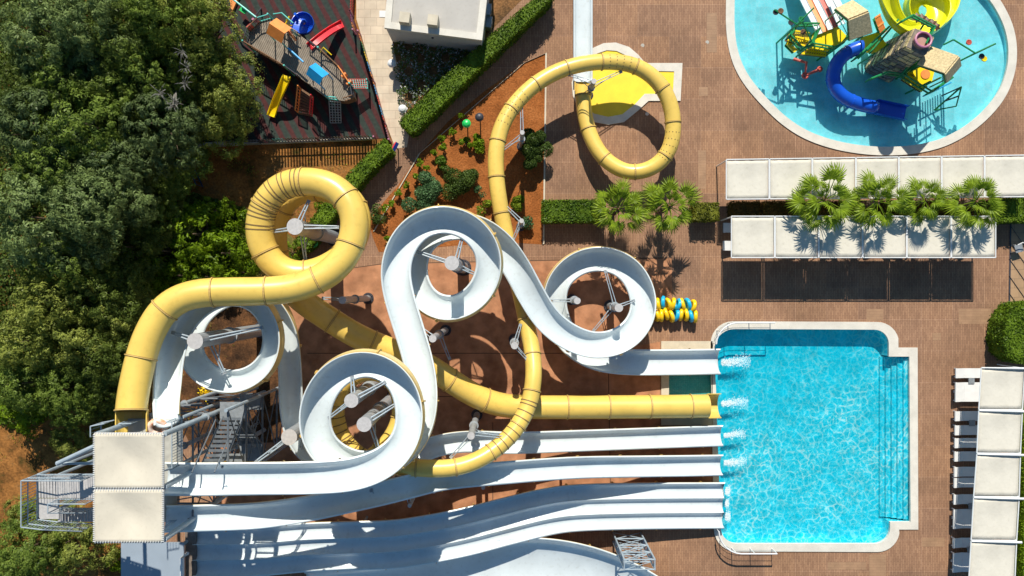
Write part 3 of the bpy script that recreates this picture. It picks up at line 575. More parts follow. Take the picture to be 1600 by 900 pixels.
# ======================= SLIDE SUPPORTS =======================
def column(px, py, zt, r, arms, label, braces=(), zarm=None):
    p = W(px, py, zt); t = thing('support_column', label, 'column', (p.x, p.y, 0), 'steel columns carrying the slides')
    m = MB(); m.tube([(p.x, p.y, .05), (p.x, p.y, zt)], r, 20); sh = m.build('shaft', M['steel'], t, False)
    m = MB(); m.tube([(p.x, p.y, zt), (p.x, p.y, zt + .03)], r * 1.04, 20); m.build('cap', M['cap'], sh)
    m = MB(); m.tube([(p.x, p.y, .01), (p.x, p.y, .06)], r + .17, 20)
    for k in range(10): a = k * .628; m.tube([(p.x + (r + .1) * math.cos(a), p.y + (r + .1) * math.sin(a), .06), (p.x + (r + .1) * math.cos(a), p.y + (r + .1) * math.sin(a), .14)], .03, 6)
    m.build('base_flange', M['dark'], t)
    for zc in (zt * .55,):
        m = MB(); m.tube([(p.x, p.y, zc - .05), (p.x, p.y, zc + .05)], r + .08, 20); m.build('collar', M['steel'], sh)
    for (ax, ay, az) in arms:
        e = W(ax, ay, az); z0 = min(zt - .25, az + .25); d = Vector((e.x - p.x, e.y - p.y, 0)); L = d.length; d.normalize(); s = Vector((-d.y, d.x, 0)) * .09
        m = MB()
        for sg in (-1, 1): m.tube([Vector((p.x, p.y, z0)) + d * r * .8 + s * sg, e + s * sg * .6], .04 if r > .25 else .026, 8)
        m.tube([Vector((p.x, p.y, max(.6, z0 - 1.3))) + d * r * .8, (Vector((p.x, p.y, z0)) * .35 + e * .65)], .032 if r > .25 else .022, 8)
        m.build('arm', M['steel2'], t); m = MB(); m.box(e + Vector((0, 0, -.05)), (.18, .18, .12), math.atan2(d.y, d.x)); m.build('bracket', M['steel'], t)
    return t
column(461, 354, 9.4, .42, [(527, 355, 9.0), (425, 362, 8.3), (482, 315, 8.8), (478, 412, 7.9)], 'thick grey column in the hole of the thick yellow tube loop')
column(305, 533, 10.6, .40, [(270, 520, 10.2), (408, 512, 9.4), (350, 582, 8.6)], 'thick grey column in the white ring beside the tower')
column(549, 626, 10.6, .35, [(600, 598, 9.8), (515, 652, 9.3), (550, 590, 9.7)], 'left upper column of the two inside the white ring near the tower')
column(569, 663, 10.6, .37, [(618, 632, 9.8), (592, 704, 9.0)], 'right lower column of the two inside the white ring near the tower')
column(452, 683, 8.4, .42, [(400, 722, 9.8), (470, 700, 5.2)], 'thick grey column at the left foot of the white ring near the tower')
column(706, 411, 9.3, .37, [(648, 392, 6.6), (746, 430, 6.0), (722, 372, 6.6)], 'grey column in the hole of the middle white ring')
column(902, 470, 4.6, .19, [(862, 470, 2.2)], 'thin grey column on the left inside the right hand white ring')
column(967, 481, 4.2, .24, [(946, 424, 2.6), (928, 516, 1.6), (990, 470, 2.4)], 'grey column with twin struts on the right inside the right hand white ring')
column(676, 529, 8.2, .20, [(650, 506, 7.4), (702, 560, 3.9)], 'slim grey column above the thick yellow tube between two white rings')
column(535, 469, 7.6, .20, [(505, 466, 5.4)], 'slim grey column right of the thick yellow loop with a strut to the tube')
column(736, 681, 7.2, .20, [(705, 714, 6.7), (786, 683, 6.2)], 'slim grey column holding the slim yellow tube over the slide lanes')
column(804, 540, 5.4, .20, [(813, 508, 4.3), (822, 560, 4.7)], 'slim grey column left of the slim yellow tube above the pool run')
column(928, 127, 3.4, .15, [(888, 116, 2.8), (970, 112, 2.4), (908, 150, 1.0)], 'slim grey column standing on the yellow splash pad')
column(816, 207, 4.4, .13, [(815, 168, 3.1), (786, 234, 3.4)], 'thin grey column beside the round shrub under the slim yellow tube')
column(815, 345, 4.4, .13, [(790, 322, 3.7), (802, 374, 3.8)], 'thin grey column with white cap above the small shrub right of the slim tube')
for i, (x, y, z, lb) in enumerate(((586, 788, 7.7, 'first slim post from the left under the straight slide'), (678, 768, 5.9, 'second slim post from the left under the straight white slide'), (755, 762, 4.6, 'third slim post from the left under the straight white slide'), (640, 790, 6.4, 'slim post between the first and second posts under the straight white slide'))):
    column(x, y, z, .11, [(x - 6, y - 22, z + .2)], lb)
for (x, y, z, lb) in ((880, 735, 3.0, 'steel stand under the left half of the straight white slide run out'), (1010, 731, 1.3, 'steel stand under the right half of the straight white slide run out'), (900, 690, 1.3, 'steel stand under the left half of the uppermost of the three parallel run outs'), (1040, 683, .55, 'steel stand under the right end of the uppermost of the three parallel run outs'), (960, 636, .7, 'steel stand under the thick yellow tube close to the pool'), (860, 636, 1.0, 'steel stand under the thick yellow tube just right of the slim tube'), (1000, 566, .7, 'steel stand under the exit lane of the long coiling white slide')):
    p = W(x, y, z); t = thing('support_stand', lb, 'stand', (p.x, p.y, 0), 'low stands under the slide ends')
    m = MB(); m.tube([(p.x, p.y, .01), (p.x, p.y, max(.1, z - .45))], .09, 10); m.build('post', M['steel'], t); m = MB(); m.box((p.x, p.y, .02), (.4, .4, .04)); m.build('base_flange', M['dark'], t)
# straight supports for triple slide
for (x, y, z, lb) in ((420, 862, 3.2, 'left'), (560, 852, 2.8, 'second'), (700, 838, 2.2, 'third'), (840, 803, 1.4, 'fourth'), (980, 792, .6, 'right')):
    p = W(x, y, z); t = thing('slide_trestle', 'steel trestle under the triple lane slide, %s of five from the tower' % lb, 'trestle', (p.x, p.y, 0), 'trestles under the triple lane slide')
    for s in (-1, 1): m = MB(); m.tube([(p.x, p.y + s * .9, .01), (p.x, p.y + s * .7, max(.2, z - .35))], .09, 8); m.build('post', M['steel'], t)
    m = MB(); m.box((p.x, p.y, max(.15, z - .4)), (.12, 1.8, .12)); m.build('beam', M['steel'], t)
# lattice tower at the bottom
b = [W(958, 846), W(1001, 846), W(1001, 832), W(958, 832)]
c0 = sum(b, Vector()) / 4; t = thing('lattice_tower', 'white lattice steel tower under the rim of the wide slide', 'tower', c0); zt = 5.0
for p in b: m = MB(); m.tube([p, p + Vector((0, 0, zt))], .055, 8); m.build('post', M['steel2'], t)
for i in range(4):
    a, d = b[i], b[(i + 1) % 4]
    for k in range(4):
        z0, z1 = k * 1.25, (k + 1) * 1.25; m = MB(); m.tube([a + Vector((0, 0, z0)), d + Vector((0, 0, z1))], .024, 6); m.tube([d + Vector((0, 0, z0)), a + Vector((0, 0, z1))], .024, 6); m.tube([a + Vector((0, 0, z1 - .02)), d + Vector((0, 0, z1 - .02))], .04, 6); m.build('brace', M['steel2'], t)

# ======================= START TOWER =======================
c0 = W(200, 760, 14.5); TW = thing('slide_tower', 'tall steel start tower with grating decks and a caged staircase on the left', 'tower', (c0.x, c0.y, 0))
X0, X1 = W(151, 0, 14.5).x, W(255, 0, 14.5).x; Y0, Y1, Y2 = W(0, 844, 14.5).y, W(0, 762, 14.5).y, W(0, 679, 14.5).y
X2 = W(276, 0, 11.4).x
POSTS = [(X0, Y0), (X1, Y0), (X0, Y1), (X1, Y1), (X0, Y2), (X1, Y2)]
for (x, y) in POSTS: m = MB(); m.tube([(x, y, 0), (x, y, 14.4)], .13, 12); m.build('post', M['steel2'], TW)
for (x, y) in POSTS:
    for z in (5.0, 9.6): m = MB(); m.tube([(x, y, z - .04), (x, y, z + .04)], .22, 12); m.build('joint_flange', M['steel'], TW)
DS = mat('shade darkened steel', (.13, .15, .17), .5, .2, 3)  # shade within the tower put into a darker steel colour
def brace(a, b, z0, z1, dz):
    z = z0
    while z < z1 - .1:
        m = MB(); m.tube([(a[0], a[1], z), (b[0], b[1], z + dz)], .035, 6); m.tube([(b[0], b[1], z), (a[0], a[1], z + dz)], .035, 6); m.build('cross_brace', DS, TW)
        m = MB(); m.tube([(a[0], a[1], z + dz), (b[0], b[1], z + dz)], .06, 8); m.build('beam', DS, TW); z += dz
P = POSTS
for a, b in ((P[1], P[3]), (P[3], P[5]), (P[5], P[4]), (P[4], P[2]), (P[2], P[0]), (P[0], P[1])): brace(a, b, .2, 11.2, 2.75)
for z in (11.40,):
    x1 = X2 if z > 11 else X1 + .35
    m = MB(); m.prism([(X0 - .1, Y0 - .1), (x1, Y0 - .1), (x1, Y2 + .2), (X0 - .1, Y2 + .2)], z - .08, z); m.build('grating_deck', mat('beige deck panel', (.42, .42, .38), .7, .15, 3, stain=.4) if z > 11 else M['galv'], TW)
def railing(parent, pts, h=1.1, step=.14, mt=None, r=.022, nm='railing', rails=(1.0, .12)):
    m = MB()
    for a, b in zip(pts, pts[1:]):
        a, b = Vector(a), Vector(b); L = (b - a).length; n = max(1, int(L / step))
        for k in range(n + 1): p = a.lerp(b, k / n); m.tube([p, p + Vector((0, 0, h))], r * (.6 if k % 8 else 1.3), 5)
        for q in rails: m.tube([a + Vector((0, 0, h * q)), b + Vector((0, 0, h * q))], r * 1.4, 6)
    return m.build(nm, mt or M['steel2'], parent)
Zp = 11.4
railing(TW, [(X0, Y0, Zp), (X0, Y1 - .1, Zp)]); railing(TW, [(X0, Y2 + .15, Zp), (X0 + .6, Y2 + .15, Zp)]); railing(TW, [(X0, Y0, Zp), (X2, Y0, Zp)])
ncp = [W(300, 672, Zp), W(336, 655, Zp)]
# north east gallery where the white slide and the thick tube start
ga = [W(235, 678, Zp), W(300, 678, Zp), W(300, 652, Zp), W(235, 652, Zp)]
m = MB(); m.prism([(p.x, p.y) for p in (W(183, 690, Zp), W(284, 727, Zp), W(284, 654, Zp), W(183, 662, Zp))], Zp - .17, Zp - .09); m.build('gallery_deck', M['galv'], TW)
railing(TW, [W(276, 653, Zp), W(285, 653, Zp), W(285, 724, Zp), W(272, 727, Zp)], 1.2); railing(TW, [W(160, 676, Zp), W(160, 660, Zp), W(181, 656, Zp)], 1.1)
m = MB()
for (x, y) in ((285, 652), (285, 724)): p = W(x, y, Zp); m.tube([(p.x, p.y, 0), (p.x, p.y, Zp)], .09, 8)
m.build('gallery_post', M['steel2'], TW)
# interior stairs on the east side (zigzag under the gallery)
xa = X1 + .25
for k in range(2, 4):
    z0 = 2.4 + 3 * (k - 1) if k else 0.0; z1 = 2.4 + 3 * k; ya, yb = (Y1 + .2, Y2 - .2) if k % 2 == 0 else (Y2 - .2, Y1 + .2)
    m = MB(); n = 11
    for i in range(n): f_ = (i + .5) / n; m.box((xa + .75, ya + (yb - ya) * f_, z0 + (z1 - z0) * f_), (1.0, .15, .03))
    m.build('stair_treads', DS, TW); m = MB()
    for s in (.2, 1.3): m.tube([(xa + s, ya, z0), (xa + s, yb, z1)], .06, 6); m.tube([(xa + s, ya, z0 + 1), (xa + s, yb, z1 + 1)], .035, 6)
    m.build('stair_rail', DS, TW)
for z in (5.4, 8.4):
  m = MB(); m.prism([(X1 + .3, Y1 - .8), (X1 + 1.7, Y1 - .8), (X1 + 1.7, Y1 + .25), (X1 + .3, Y1 + .25)], z - .05, z); m.build('stair_landing', M['galv'], TW); m = MB(); m.prism([(X1 + .3, Y2 - .3), (X1 + 1.7, Y2 - .3), (X1 + 1.7, Y2 + .6), (X1 + .3, Y2 + .6)], z - .051, z - .001); m.build('stair_landing', M['galv'], TW)
for (x, y) in ((X1 + 1.7, Y2 + .6), (X1 + 1.7, Y1 - .8)): m = MB(); m.tube([(x, y, 0), (x, y, Zp - .1)], .1, 8); m.build('post', M['steel2'], TW)
brace((X1 + 1.7, Y1 - .8), (X1 + 1.7, Y2 + .6), .2, 11.0, 2.7)
# west staircase with cage, from the deck down and back
za = 10.4
A0, A1 = W(150, 778, 11.3), W(92, 778, za); A2 = W(150, 742, 11.3); A3 = W(92, 742, za)
n = 12; m = MB(); [m.tube([a_ + Vector((0, 0, -.1)), b_ + Vector((0, 0, -.1))], .05, 6) for a_, b_ in ((A0, A1), (A2, A3))]; FL = m.build('stair_flight', DS, TW)
for i in range(n):
    f_ = (i + .5) / n; c = (A0 + (A1 - A0) * f_); d = (A2 + (A3 - A2) * f_); m = MB(); ce = (c + d) / 2; m.box((ce.x, ce.y, ce.z), (.26, (d - c).length, .04)); m.build('tread', M['cap'], FL)
lA, lB = W(58, 810, za), W(92, 742, za)
m = MB(); m.prism([(W(92, 0, za).x, W(0, 811, za).y), (W(59, 0, za).x, W(0, 811, za).y), (W(59, 0, za).x, W(0, 779, za).y), (W(92, 0, za).x, W(0, 779, za).y)], za - .06, za); m.build('stair_landing', M['cap'], TW)
n2 = 7
for i in range(n2):
    f_ = (i + .5) / n2; x0 = W(92 - 33 * f_, 0, za).x; m = MB(); m.box((x0, (W(0, 742, za).y + W(0, 778, za).y) / 2, za - .02 - .0 * i), (.18, W(0, 742, za).y - W(0, 778, za).y, .04)); m.build('tread', M['cap'], FL)
for i in range(12):
    f_ = (i + .5) / 12; zz = za - .2 * i - .1; px = 92 + 58 * f_; a = W(px, 794, zz); b = W(px, 815, zz); m = MB(); m.box((a.x, (a.y + b.y) / 2, zz), (.24, abs(a.y - b.y), .04)); m.build('tread', M['cap'], FL)
cg = [W(150, 741, 11.2), W(59, 741, za), W(59, 811, za), W(92, 815, za), W(150, 818, za - 1.6)]
railing(TW, cg, 1.35, .15, rails=(1.0, .6, .05)); railing(TW, [W(150, 779, 11.2), W(93, 779, za + .02), W(93, 793, za + .02), W(150, 793, za - 1.5)], 1.0, .2)
o_ = W(40, 735, 11.5); m = MB()
for i in range(0): y = W(0, 742 + 68 * i / 19, za).y; m.tube([(W(59, 0, za).x, y, za), (W(59, 0, za).x - .55, y, za + .9), (W(59, 0, za).x - .55, y, za + 1.7)], .015, 5)

for (x, y) in ((60, 742), (60, 811), (92, 742)): p = W(x, y, za); m = MB(); m.tube([(p.x, p.y, 0), (p.x, p.y, za)], .09, 8); m.build('post', M['steel2'], TW)
m = MB(); a = W(90, 724, 13.0); bq = W(148, 697, 13.4); m.tube([a, bq], .11, 10); m.tube([(a.x, a.y, 0), (a.x, a.y, 13.0)], .12, 10); m.tube([W(98, 724, 12.7), W(150, 724, 12.7)], .07, 8); m.build('outrigger_pipe', M['steel2'], TW)
# two canvas canopies on top
for (ya, yb, lb) in ((677, 762, 'upper square cream canvas roof on top of the slide tower'), (765, 846, 'lower square cream canvas roof on top of the slide tower')):
    p = W(202, (ya + yb) / 2, 14.5); t = thing('canvas_roof', lb, 'canopy', p, 'canvas roofs of the slide tower')
    a, b = W(149, yb, 14.5), W(256, ya, 14.5); N = 16; v = []; f = []
    for i in range(N + 1):
        for j in range(N + 1):
            u, w_ = i / N, j / N; sag = -.18 * math.sin(math.pi * u) * math.sin(math.pi * w_) - .03 * math.sin(9 * u + 5 * w_) * math.sin(math.pi * u) * math.sin(math.pi * w_)
            v.append((a.x + (b.x - a.x) * u, a.y + (b.y - a.y) * w_, 14.62 + sag))
    for i in range(N):
        for j in range(N): q = i * (N + 1) + j; f.append((q, q + N + 1, q + N + 2, q + 1))
    o = mesh_obj('fabric', v, f, M['sailt'], t, None, True); md = o.modifiers.new('s', 'SOLIDIFY'); md.thickness = .02
    m = MB(); cs = [(a.x, a.y), (b.x, a.y), (b.x, b.y), (a.x, b.y)]
    for i in range(4): m.tube([(*cs[i], 14.55), (*cs[(i + 1) % 4], 14.55)], .05, 8)
    m.build('frame', M['cap'], t); m = MB()
    for i in range(4):
        A_, B_ = Vector((*cs[i], 14.60)), Vector((*cs[(i + 1) % 4], 14.60))
        for k in range(26): q = A_.lerp(B_, (k + .5) / 26); m.torus(q, .05, .012, (B_ - A_), 8, 5)
    m.build('lacing', M['wframe'], t)
# lower start deck of the triple slide
c0 = W(240, 880, 4.6); t = thing('start_platform', 'flat blue grey platform roof below the tower canopies in shade', 'platform', (c0.x, c0.y, 0))
m = MB(); m.prism([(p.x, p.y) for p in (W(189, 960, 4.6), W(287, 960, 4.6), W(287, 848, 4.6), W(189, 848, 4.6))], 4.45, 4.6); m.build('deck_panel', mat('blue grey sheet', (.30, .36, .42), .6, .05, 1), t)
m = MB(); m.prism([(p.x, p.y) for p in (W(289, 960, 3.9), W(306, 960, 3.9), W(306, 828, 3.9), W(289, 828, 3.9))], 3.7, 3.9); m.build('start_step', mat('brown mat', (.20, .16, .13), .8, .2, 4), t)
for (x, y) in ((192, 852), (284, 852)): p = W(x, y, 4.6); m = MB(); m.tube([(p.x, p.y, 0), (p.x, p.y, 4.45)], .1, 8); m.build('post', M['steel2'], t)
m = MB(); a = W(284, 872, 5.4); m.tube([(a.x, a.y, 4.6), a, (a.x, a.y - 2.5, 5.4)], .1, 10); m.build('hand_pipe', M['wframe'], t)
# ring left at the tube start, small water turbulence pads
m = MB(); p = W(246, 668, 11.6); m.torus(p, .36, .15, (0.3, -.3, 1), 24, 10); tag(m.build('swim_ring', mat('orange and white vinyl', (.85, .25, .05), .4, .1, 3.5, col2=(.9, .8, .7)), None, True), 'orange and white swim ring lying beside the entrance of the thick yellow tube', 'swim ring')

# ======================= CANOPIES, LOUNGERS =======================
def canopy(c, z, label, group, posts=(0, 3), strut=False):
    P = [W(x, y, z) for x, y in c]; ce = sum(P, Vector()) / 4; t = thing('shade_canopy', label, 'canopy', (ce.x, ce.y, 0), group)
    N = 10; v = []; f = []
    for i in range(N + 1):
        for j in range(N + 1):
            u, w_ = .02 + .96 * i / N, .02 + .96 * j / N; p = (P[0] * (1 - u) + P[1] * u) * (1 - w_) + (P[3] * (1 - u) + P[2] * u) * w_
            v.append((p.x, p.y, z - .02 - .07 * math.sin(math.pi * u) * math.sin(math.pi * w_) + .008 * math.sin(u * 40)))
    for i in range(N):
        for j in range(N): q = i * (N + 1) + j; f.append((q, q + 1, q + N + 2, q + N + 1))
    o = mesh_obj('fabric', v, f, M['sail'], t, None, True); md = o.modifiers.new('s', 'SOLIDIFY'); md.thickness = .015
    m = MB()
    for i in range(4): a, b = P[i], P[(i + 1) % 4]; m.tube([a + Vector((0, 0, .02)), b + Vector((0, 0, .02))], .038, 6)
    m.build('frame', M['wframe'], t)
    for i in posts: m = MB(); q = P[i].lerp(ce, .03); m.tube([(q.x, q.y, 0), (q.x, q.y, z)], .045, 8); m.build('post', M['wframe'], t)
    if strut:
        m = MB(); a = P[2] + Vector((.25, -.02, .12)); b = P[3].lerp(P[2], .0) + Vector((0, 0, .06)); m.tube([b, a], [.03, .075], 8); m.build('cantilever_arm', M['wframe'], t)
        m = MB(); a = P[3].lerp(P[2], .52) + Vector((0, 0, -.05)); m.tube([a, (P[2].x, P[2].y - .45, z - .5)], .035, 6); m.build('strut', M['steel'], t)
    return t
ORD = ['leftmost', 'second', 'third', 'fourth', 'fifth', 'sixth', 'seventh', 'eighth']
xs = [1134, 1202, 1269, 1337, 1404, 1471, 1538, 1606]
for i in range(7):
    a, b = xs[i] + .7, xs[i + 1] - .7; yt = lambda x: 249.5 - (x - 1134) / 466 * 7; yb = lambda x: 311.5 - (x - 1134) / 466 * 4
    canopy([(a, yb(a)), (b, yb(b)), (b, yt(b)), (a, yt(a))], 2.4, ('%s cream shade canopy of the row between the round pool and the palms' % ORD[i]) if i else 'leftmost cream shade canopy of the row between the round pool and the palms', 'cream canopies above the palm hedge', (2, 3))
xs = [1142, 1210.5, 1279, 1347.5, 1416.5, 1486, 1556]
for i in range(6):
    a, b = xs[i] + .7, xs[i + 1] - .7
    canopy([(a, 402.5), (b, 402.5), (b, 338), (a, 338)], 2.45, '%s cream shade canopy of the row just below the palms' % ORD[i], 'cream canopies below the palm hedge', (2, 3))
ye = [574, 641, 709, 777, 845, 913]; xl = [1533, 1529, 1526, 1521, 1517, 1513]; xr = [1601, 1597, 1594, 1592, 1588, 1585]
for i in range(5):
    canopy([(xl[i + 1], ye[i + 1] - 1), (xr[i + 1], ye[i + 1] - .5), (xr[i], ye[i] + 1), (xl[i], ye[i] + .5)], 2.6, '%s cream shade canopy from the top of the column right of the big pool' % ('first' if i == 0 else ORD[i]), 'cream canopies right of the big pool', (1, 2), True)
def make_lounger():
    t = thing('sun_lounger', 'x', 'sun lounger', (0, 0, 0), 'white loungers under the canopies right of the big pool'); m = MB()
    m.box((.55, 0, .33), (1.3, .62, .05)); m.build('bed', M['lounger'], t); m = MB(); m.box((-.42, 0, .40), (.72, .62, .05), ry=R(14)); m.build('backrest', M['lounger'], t)
    for sx in (-.6, 1.1):
        for sy in (-.27, .27): m = MB(); m.box((sx, sy, .155), (.06, .06, .31)); m.build('leg', M['lounger'], t)
    m = MB(); m.tube([(-.78, -.3, .46), (-.78, .3, .46)], .025, 6); m.build('head_rail', M['galv'], t)
    return t
L0 = make_lounger(); ly = [583, 605, 620, 650, 672, 692, 713, 737, 754, 780, 803, 818, 848, 871, 886]
for i, y in enumerate(ly):
    p = W(1510 - (y - 583) * .015, y, .35); o = L0 if i == 0 else copy_tree(L0); o.location = (p.x, p.y, 0)
    o['label'] = 'white sun lounger beside the right canopies, number %s counted from the top' % ['one', 'two', 'three', 'four', 'five', 'six', 'seven', 'eight', 'nine', 'ten', 'eleven', 'twelve', 'thirteen', 'fourteen', 'fifteen'][i]
for i, (x, y) in enumerate(((1148, 356), (1148, 384))): p = W(x, y, .35); o = copy_tree(L0, (p.x, p.y, 0), 0, None, ['white lounger end showing left of the canopies below the palms, upper one', 'white lounger end showing left of the canopies below the palms, lower one'][i], 'white loungers left of the lower canopies')
T0 = thing('side_table', 'x', 'side table', (0, 0, 0), 'small grey tables between loungers'); m = MB(); m.box((0, 0, .4), (.38, .38, .03)); m.build('table_top', M['galv'], T0); m = MB(); m.box((0, 0, .2), (.08, .08, .38)); m.build('leg', M['galv'], T0)
for i, (x, y) in enumerate(((1518, 595), (1519, 661), (1518, 791), (1516, 859))):
    p = W(x, y, .4); o = T0 if i == 0 else copy_tree(T0); o.location = (p.x, p.y, 0); o['label'] = 'small grey side table between loungers, %s from the top' % ['first', 'second', 'third', 'fourth'][i]

# ======================= POOL RAILS, SWIM RINGS =======================
def handrail(name, label, pts, h=1.0):
    t = thing(name, label, 'railing', W(*pts[0])); P = [W(x, y, .07) for x, y in pts]; m = MB(); m.tube([p + Vector((0, 0, h)) for p in P], .045, 8); m.build('top_rail', M['wframe'], t)
    m = MB(); [m.tube([p + Vector((0, 0, h * q)) for p in P], .012, 6) for q in (.35, .68)]; m.build('wire', M['galv'], t)
    for p in P[::3]: m = MB(); m.tube([p - Vector((0, 0, .06)), p + Vector((0, 0, h))], .028, 6); m.build('post', M['wframe'], t)
handrail('pool_railing', 'curved white railing around the upper left corner of the big pool', arcp(1147, 537, 34, 178, 95, 7) + [(1160, 503), (1170, 503), (1180, 503), (1190, 503), (1203, 503)])
handrail('pool_railing', 'curved white railing around the lower left corner of the big pool', arcp(1152, 822, 35, 182, 268, 7) + [(1162, 857), (1172, 857), (1182, 857), (1192, 857), (1206, 857)])
rng = random.Random(5); k = 0
for row, (y0, n) in enumerate(((473, 9), (490, 10))):
    for i in range(n):
        x = (1018 if row else 1021) + i * 7.6; blue = (row, i) in ((0, 2), (0, 5), (0, 7), (1, 0), (1, 5), (1, 8)); p = W(x, y0 + i * .55 + rng.uniform(-2, 2), .45)
        m = MB(); m.torus((0, 0, 0), .30, .135, (1, rng.uniform(-.35, .35), rng.uniform(-.3, .3)), 28, 12); o = m.build('swim_ring', M['tubeb'] if blue else M['tubey'], None, True); o.location = (p.x, p.y, .44)
        tag(o, '%s inflatable ring on edge, %s from left in the %s row beside the white coil' % ('blue' if blue else 'yellow', ['first', 'second', 'third', 'fourth', 'fifth', 'sixth', 'seventh', 'eighth', 'ninth', 'tenth'][i], 'lower' if row else 'upper'), 'swim ring', 'inflatable rings racked beside the white coil')
for (x, y, c_) in ((1013, 472, 1), (1012, 492, 0), (1019, 484, 1)): pass

# ======================= BUILDING =======================
zr = 2.9; bl, br, tr_, tl = W(602, 42, zr), W(752, 61, zr), W(768, -75, zr), W(613, -95, zr); BD = thing('building', 'low white flat roofed building at the top edge with two roof vents', 'building', (bl.x, bl.y, 0))
m = MB(); m.prism([(p.x, p.y) for p in (bl, br, tr_, tl)], 0, zr - .25); m.build('wall', M['wall'], BD)
sh = [(p.x, p.y) for p in (bl, br, tr_, tl)]; m = MB(); m.prism(offset(sh, .02)[:], zr - .249, zr - .10); RF = m.build('roof', M['roof'], BD)
m = MB(); ringslab(m, offset(sh, .06), offset(sh, -.34), zr - .26, zr); m.build('parapet', M['coping'], RF)
for (x, y) in ((632, 27), (676, 31)): p = W(x, y, 3.5); m = MB(); m.box((p.x, p.y, 3.2), (.62, .62, .7), R(-7)); m.build('roof_vent', M['coping2'], RF)
p = W(677, 56, 1.6); m = MB(); m.tube([(p.x, p.y - .3, 2.0), (p.x, p.y + .2, 2.0)], .07, 8); m.build('drain_spout', M['dark'], BD)
for (x, y, z) in ((763, 14, 1.2), (764, 34, .9)): p = W(x, y, z); m = MB(); m.box((p.x, p.y, z - .35), (.35, .7, .7), R(-7)); m.tube([(p.x + .18, p.y, z - .35), (p.x + .2, p.y, z - .35)], .24, 12); m.build('air_conditioner', M['galv'], BD)
m = MB(); p = W(598, 22); m.box((p.x, p.y, .02), (.42, .42, .04)); tag(m.build('manhole_cover', M['wframe']), 'small white square cover set in the beige footpath', 'cover')

# ======================= PLAYGROUND =======================
def fence(name, label, pts, cols, h=.95, step=.17, wdt=.11, rail=M['brown']):
    t = thing(name, label, 'fence', W(*pts[0])); P = [W(x, y) for x, y in pts]; protos = {}; rg = random.Random(len(pts) * 7 + int(pts[0][0])); ci = 0; n = 0
    for a, b in zip(P, P[1:]):
        L = (b - a).length; d = (b - a).normalized(); k = int(L / step); an = math.atan2(d.y, d.x)
        for i in range(k):
            if n % 4 == 0: ci = rg.randrange(len(cols))
            n += 1; p = a + d * (i + .5) * step
            key = (ci, round(an, 3))
            if key not in protos:
                m = MB(); m.box((0, 0, h / 2 + .05), (wdt, .025, h), an); m.add([Matrix.Rotation(an, 3, 'Z') @ Vector(q) for q in ((-wdt / 2, 0, h + .05), (wdt / 2, 0, h + .05), (0, 0, h + .14))], [(0, 1, 2)]); o = m.build('picket', cols[ci], None); o.parent = t; protos[key] = o
            else: o = protos[key].copy(); C.objects.link(o)
            o.parent = t; o.location = p - t.location
        m = MB()
        for z in (.3, .8): m.box(((a.x + b.x) / 2, (a.y + b.y) / 2, z), (L, .05, .07), an)
        m.build('rail', rail, t)
        for q in (a, b): m = MB(); m.box((q.x, q.y, .55), (.09, .09, 1.1), an); m.build('post', M['pink'], t)
    return t
pc = [M['orange'], M['lblue'], M['pink'], M['green'], M['brightyellow'], M['red'], mat('purple board', (.22, .04, .25), .5)]
fence('picket_fence', 'rainbow coloured picket fence on the left edge of the playground', [(352, -20), (345, 12), (333, 68)], pc)
fence('picket_fence', 'rainbow coloured picket fence along the right side of the playground, upper run', [(554, -25), (552, 26), (556, 54)], pc)
fence('picket_fence', 'rainbow coloured picket fence along the right side of the playground, long lower run', [(564, 56), (586, 130), (604, 196), (611, 222)], pc)
fence('picket_fence', 'muted picket fence along the bottom side of the playground', [(360, 226), (420, 224), (500, 221), (588, 218)], [M['turq'], M['plank'], M['dark'], M['brown'], M['green']], h=1.35, step=.19, wdt=.09, rail=M['dark'])
t = thing('low_wall', 'dark low wall running from the forest along the playground bottom', 'wall', W(298, 231)); m = MB(); a, b = W(296, 232), W(408, 226); m.quad(a + Vector((0, 0, .6)), b + Vector((0, 0, .6)), b + Vector((0, .22, .6)), a + Vector((0, .22, .6)), .6); m.build('wall_body', M['steel'], t)
m = MB(); m.quad(W(410, 226) + Vector((0, 0, .25)), W(582, 219) + Vector((0, 0, .25)), W(582, 216) + Vector((0, 0, .25)), W(410, 223) + Vector((0, 0, .25)), .25); m.build('kerb', M['coping2'], t)
t = thing('blue_fence', 'dark blue mesh fence running down from the low wall into the bushes', 'fence', W(296, 235)); railing(t, [W(296, 236), W(304, 262), W(318, 292)], 1.2, .3, mat('dark blue paint', (.01, .05, .12), .5), .03, 'panel')

sc0 = W(470, 95); SH = thing('play_ship', 'wooden ship shaped climbing frame with orange and blue roofs on striped rubber', 'climbing frame', sc0); z1 = 1.5
hull = [(386, 70), (392, 50), (408, 34), (425, 29), (470, 56), (502, 80), (532, 108), (550, 135), (554, 153), (540, 158), (514, 155), (486, 134), (450, 108)]
hp = [W(x, y, z1) for x, y in hull]; m = MB(); m.prism([(p.x, p.y) for p in hp][::-1], z1 - .12, z1 - .02); m.build('deck_frame', M['brown'], SH)
d = (hp[8] - hp[0]).normalized(); an = math.atan2(d.y, d.x) + R(90); uu = Vector((math.cos(an + R(-90)), math.sin(an + R(-90)), 0)); ww = Vector((math.cos(an), math.sin(an), 0)); us = [p.dot(uu) for p in hp]
m = MB(); q = min(us)
while q < max(us):
    cr_ = []
    for i in range(len(hp)):
        a, b = hp[i], hp[(i + 1) % len(hp)]; da, db = a.dot(uu) - q - .06, b.dot(uu) - q - .06
        if da * db < 0: cr_.append((a + (b - a) * (da / (da - db))).dot(ww))
    if len(cr_) >= 2:
        lo, hi = min(cr_), max(cr_); c = uu * (q + .06) + ww * (lo + hi) / 2; m.box((c.x, c.y, z1), (hi - lo, .105, .05), an)
    q += .125
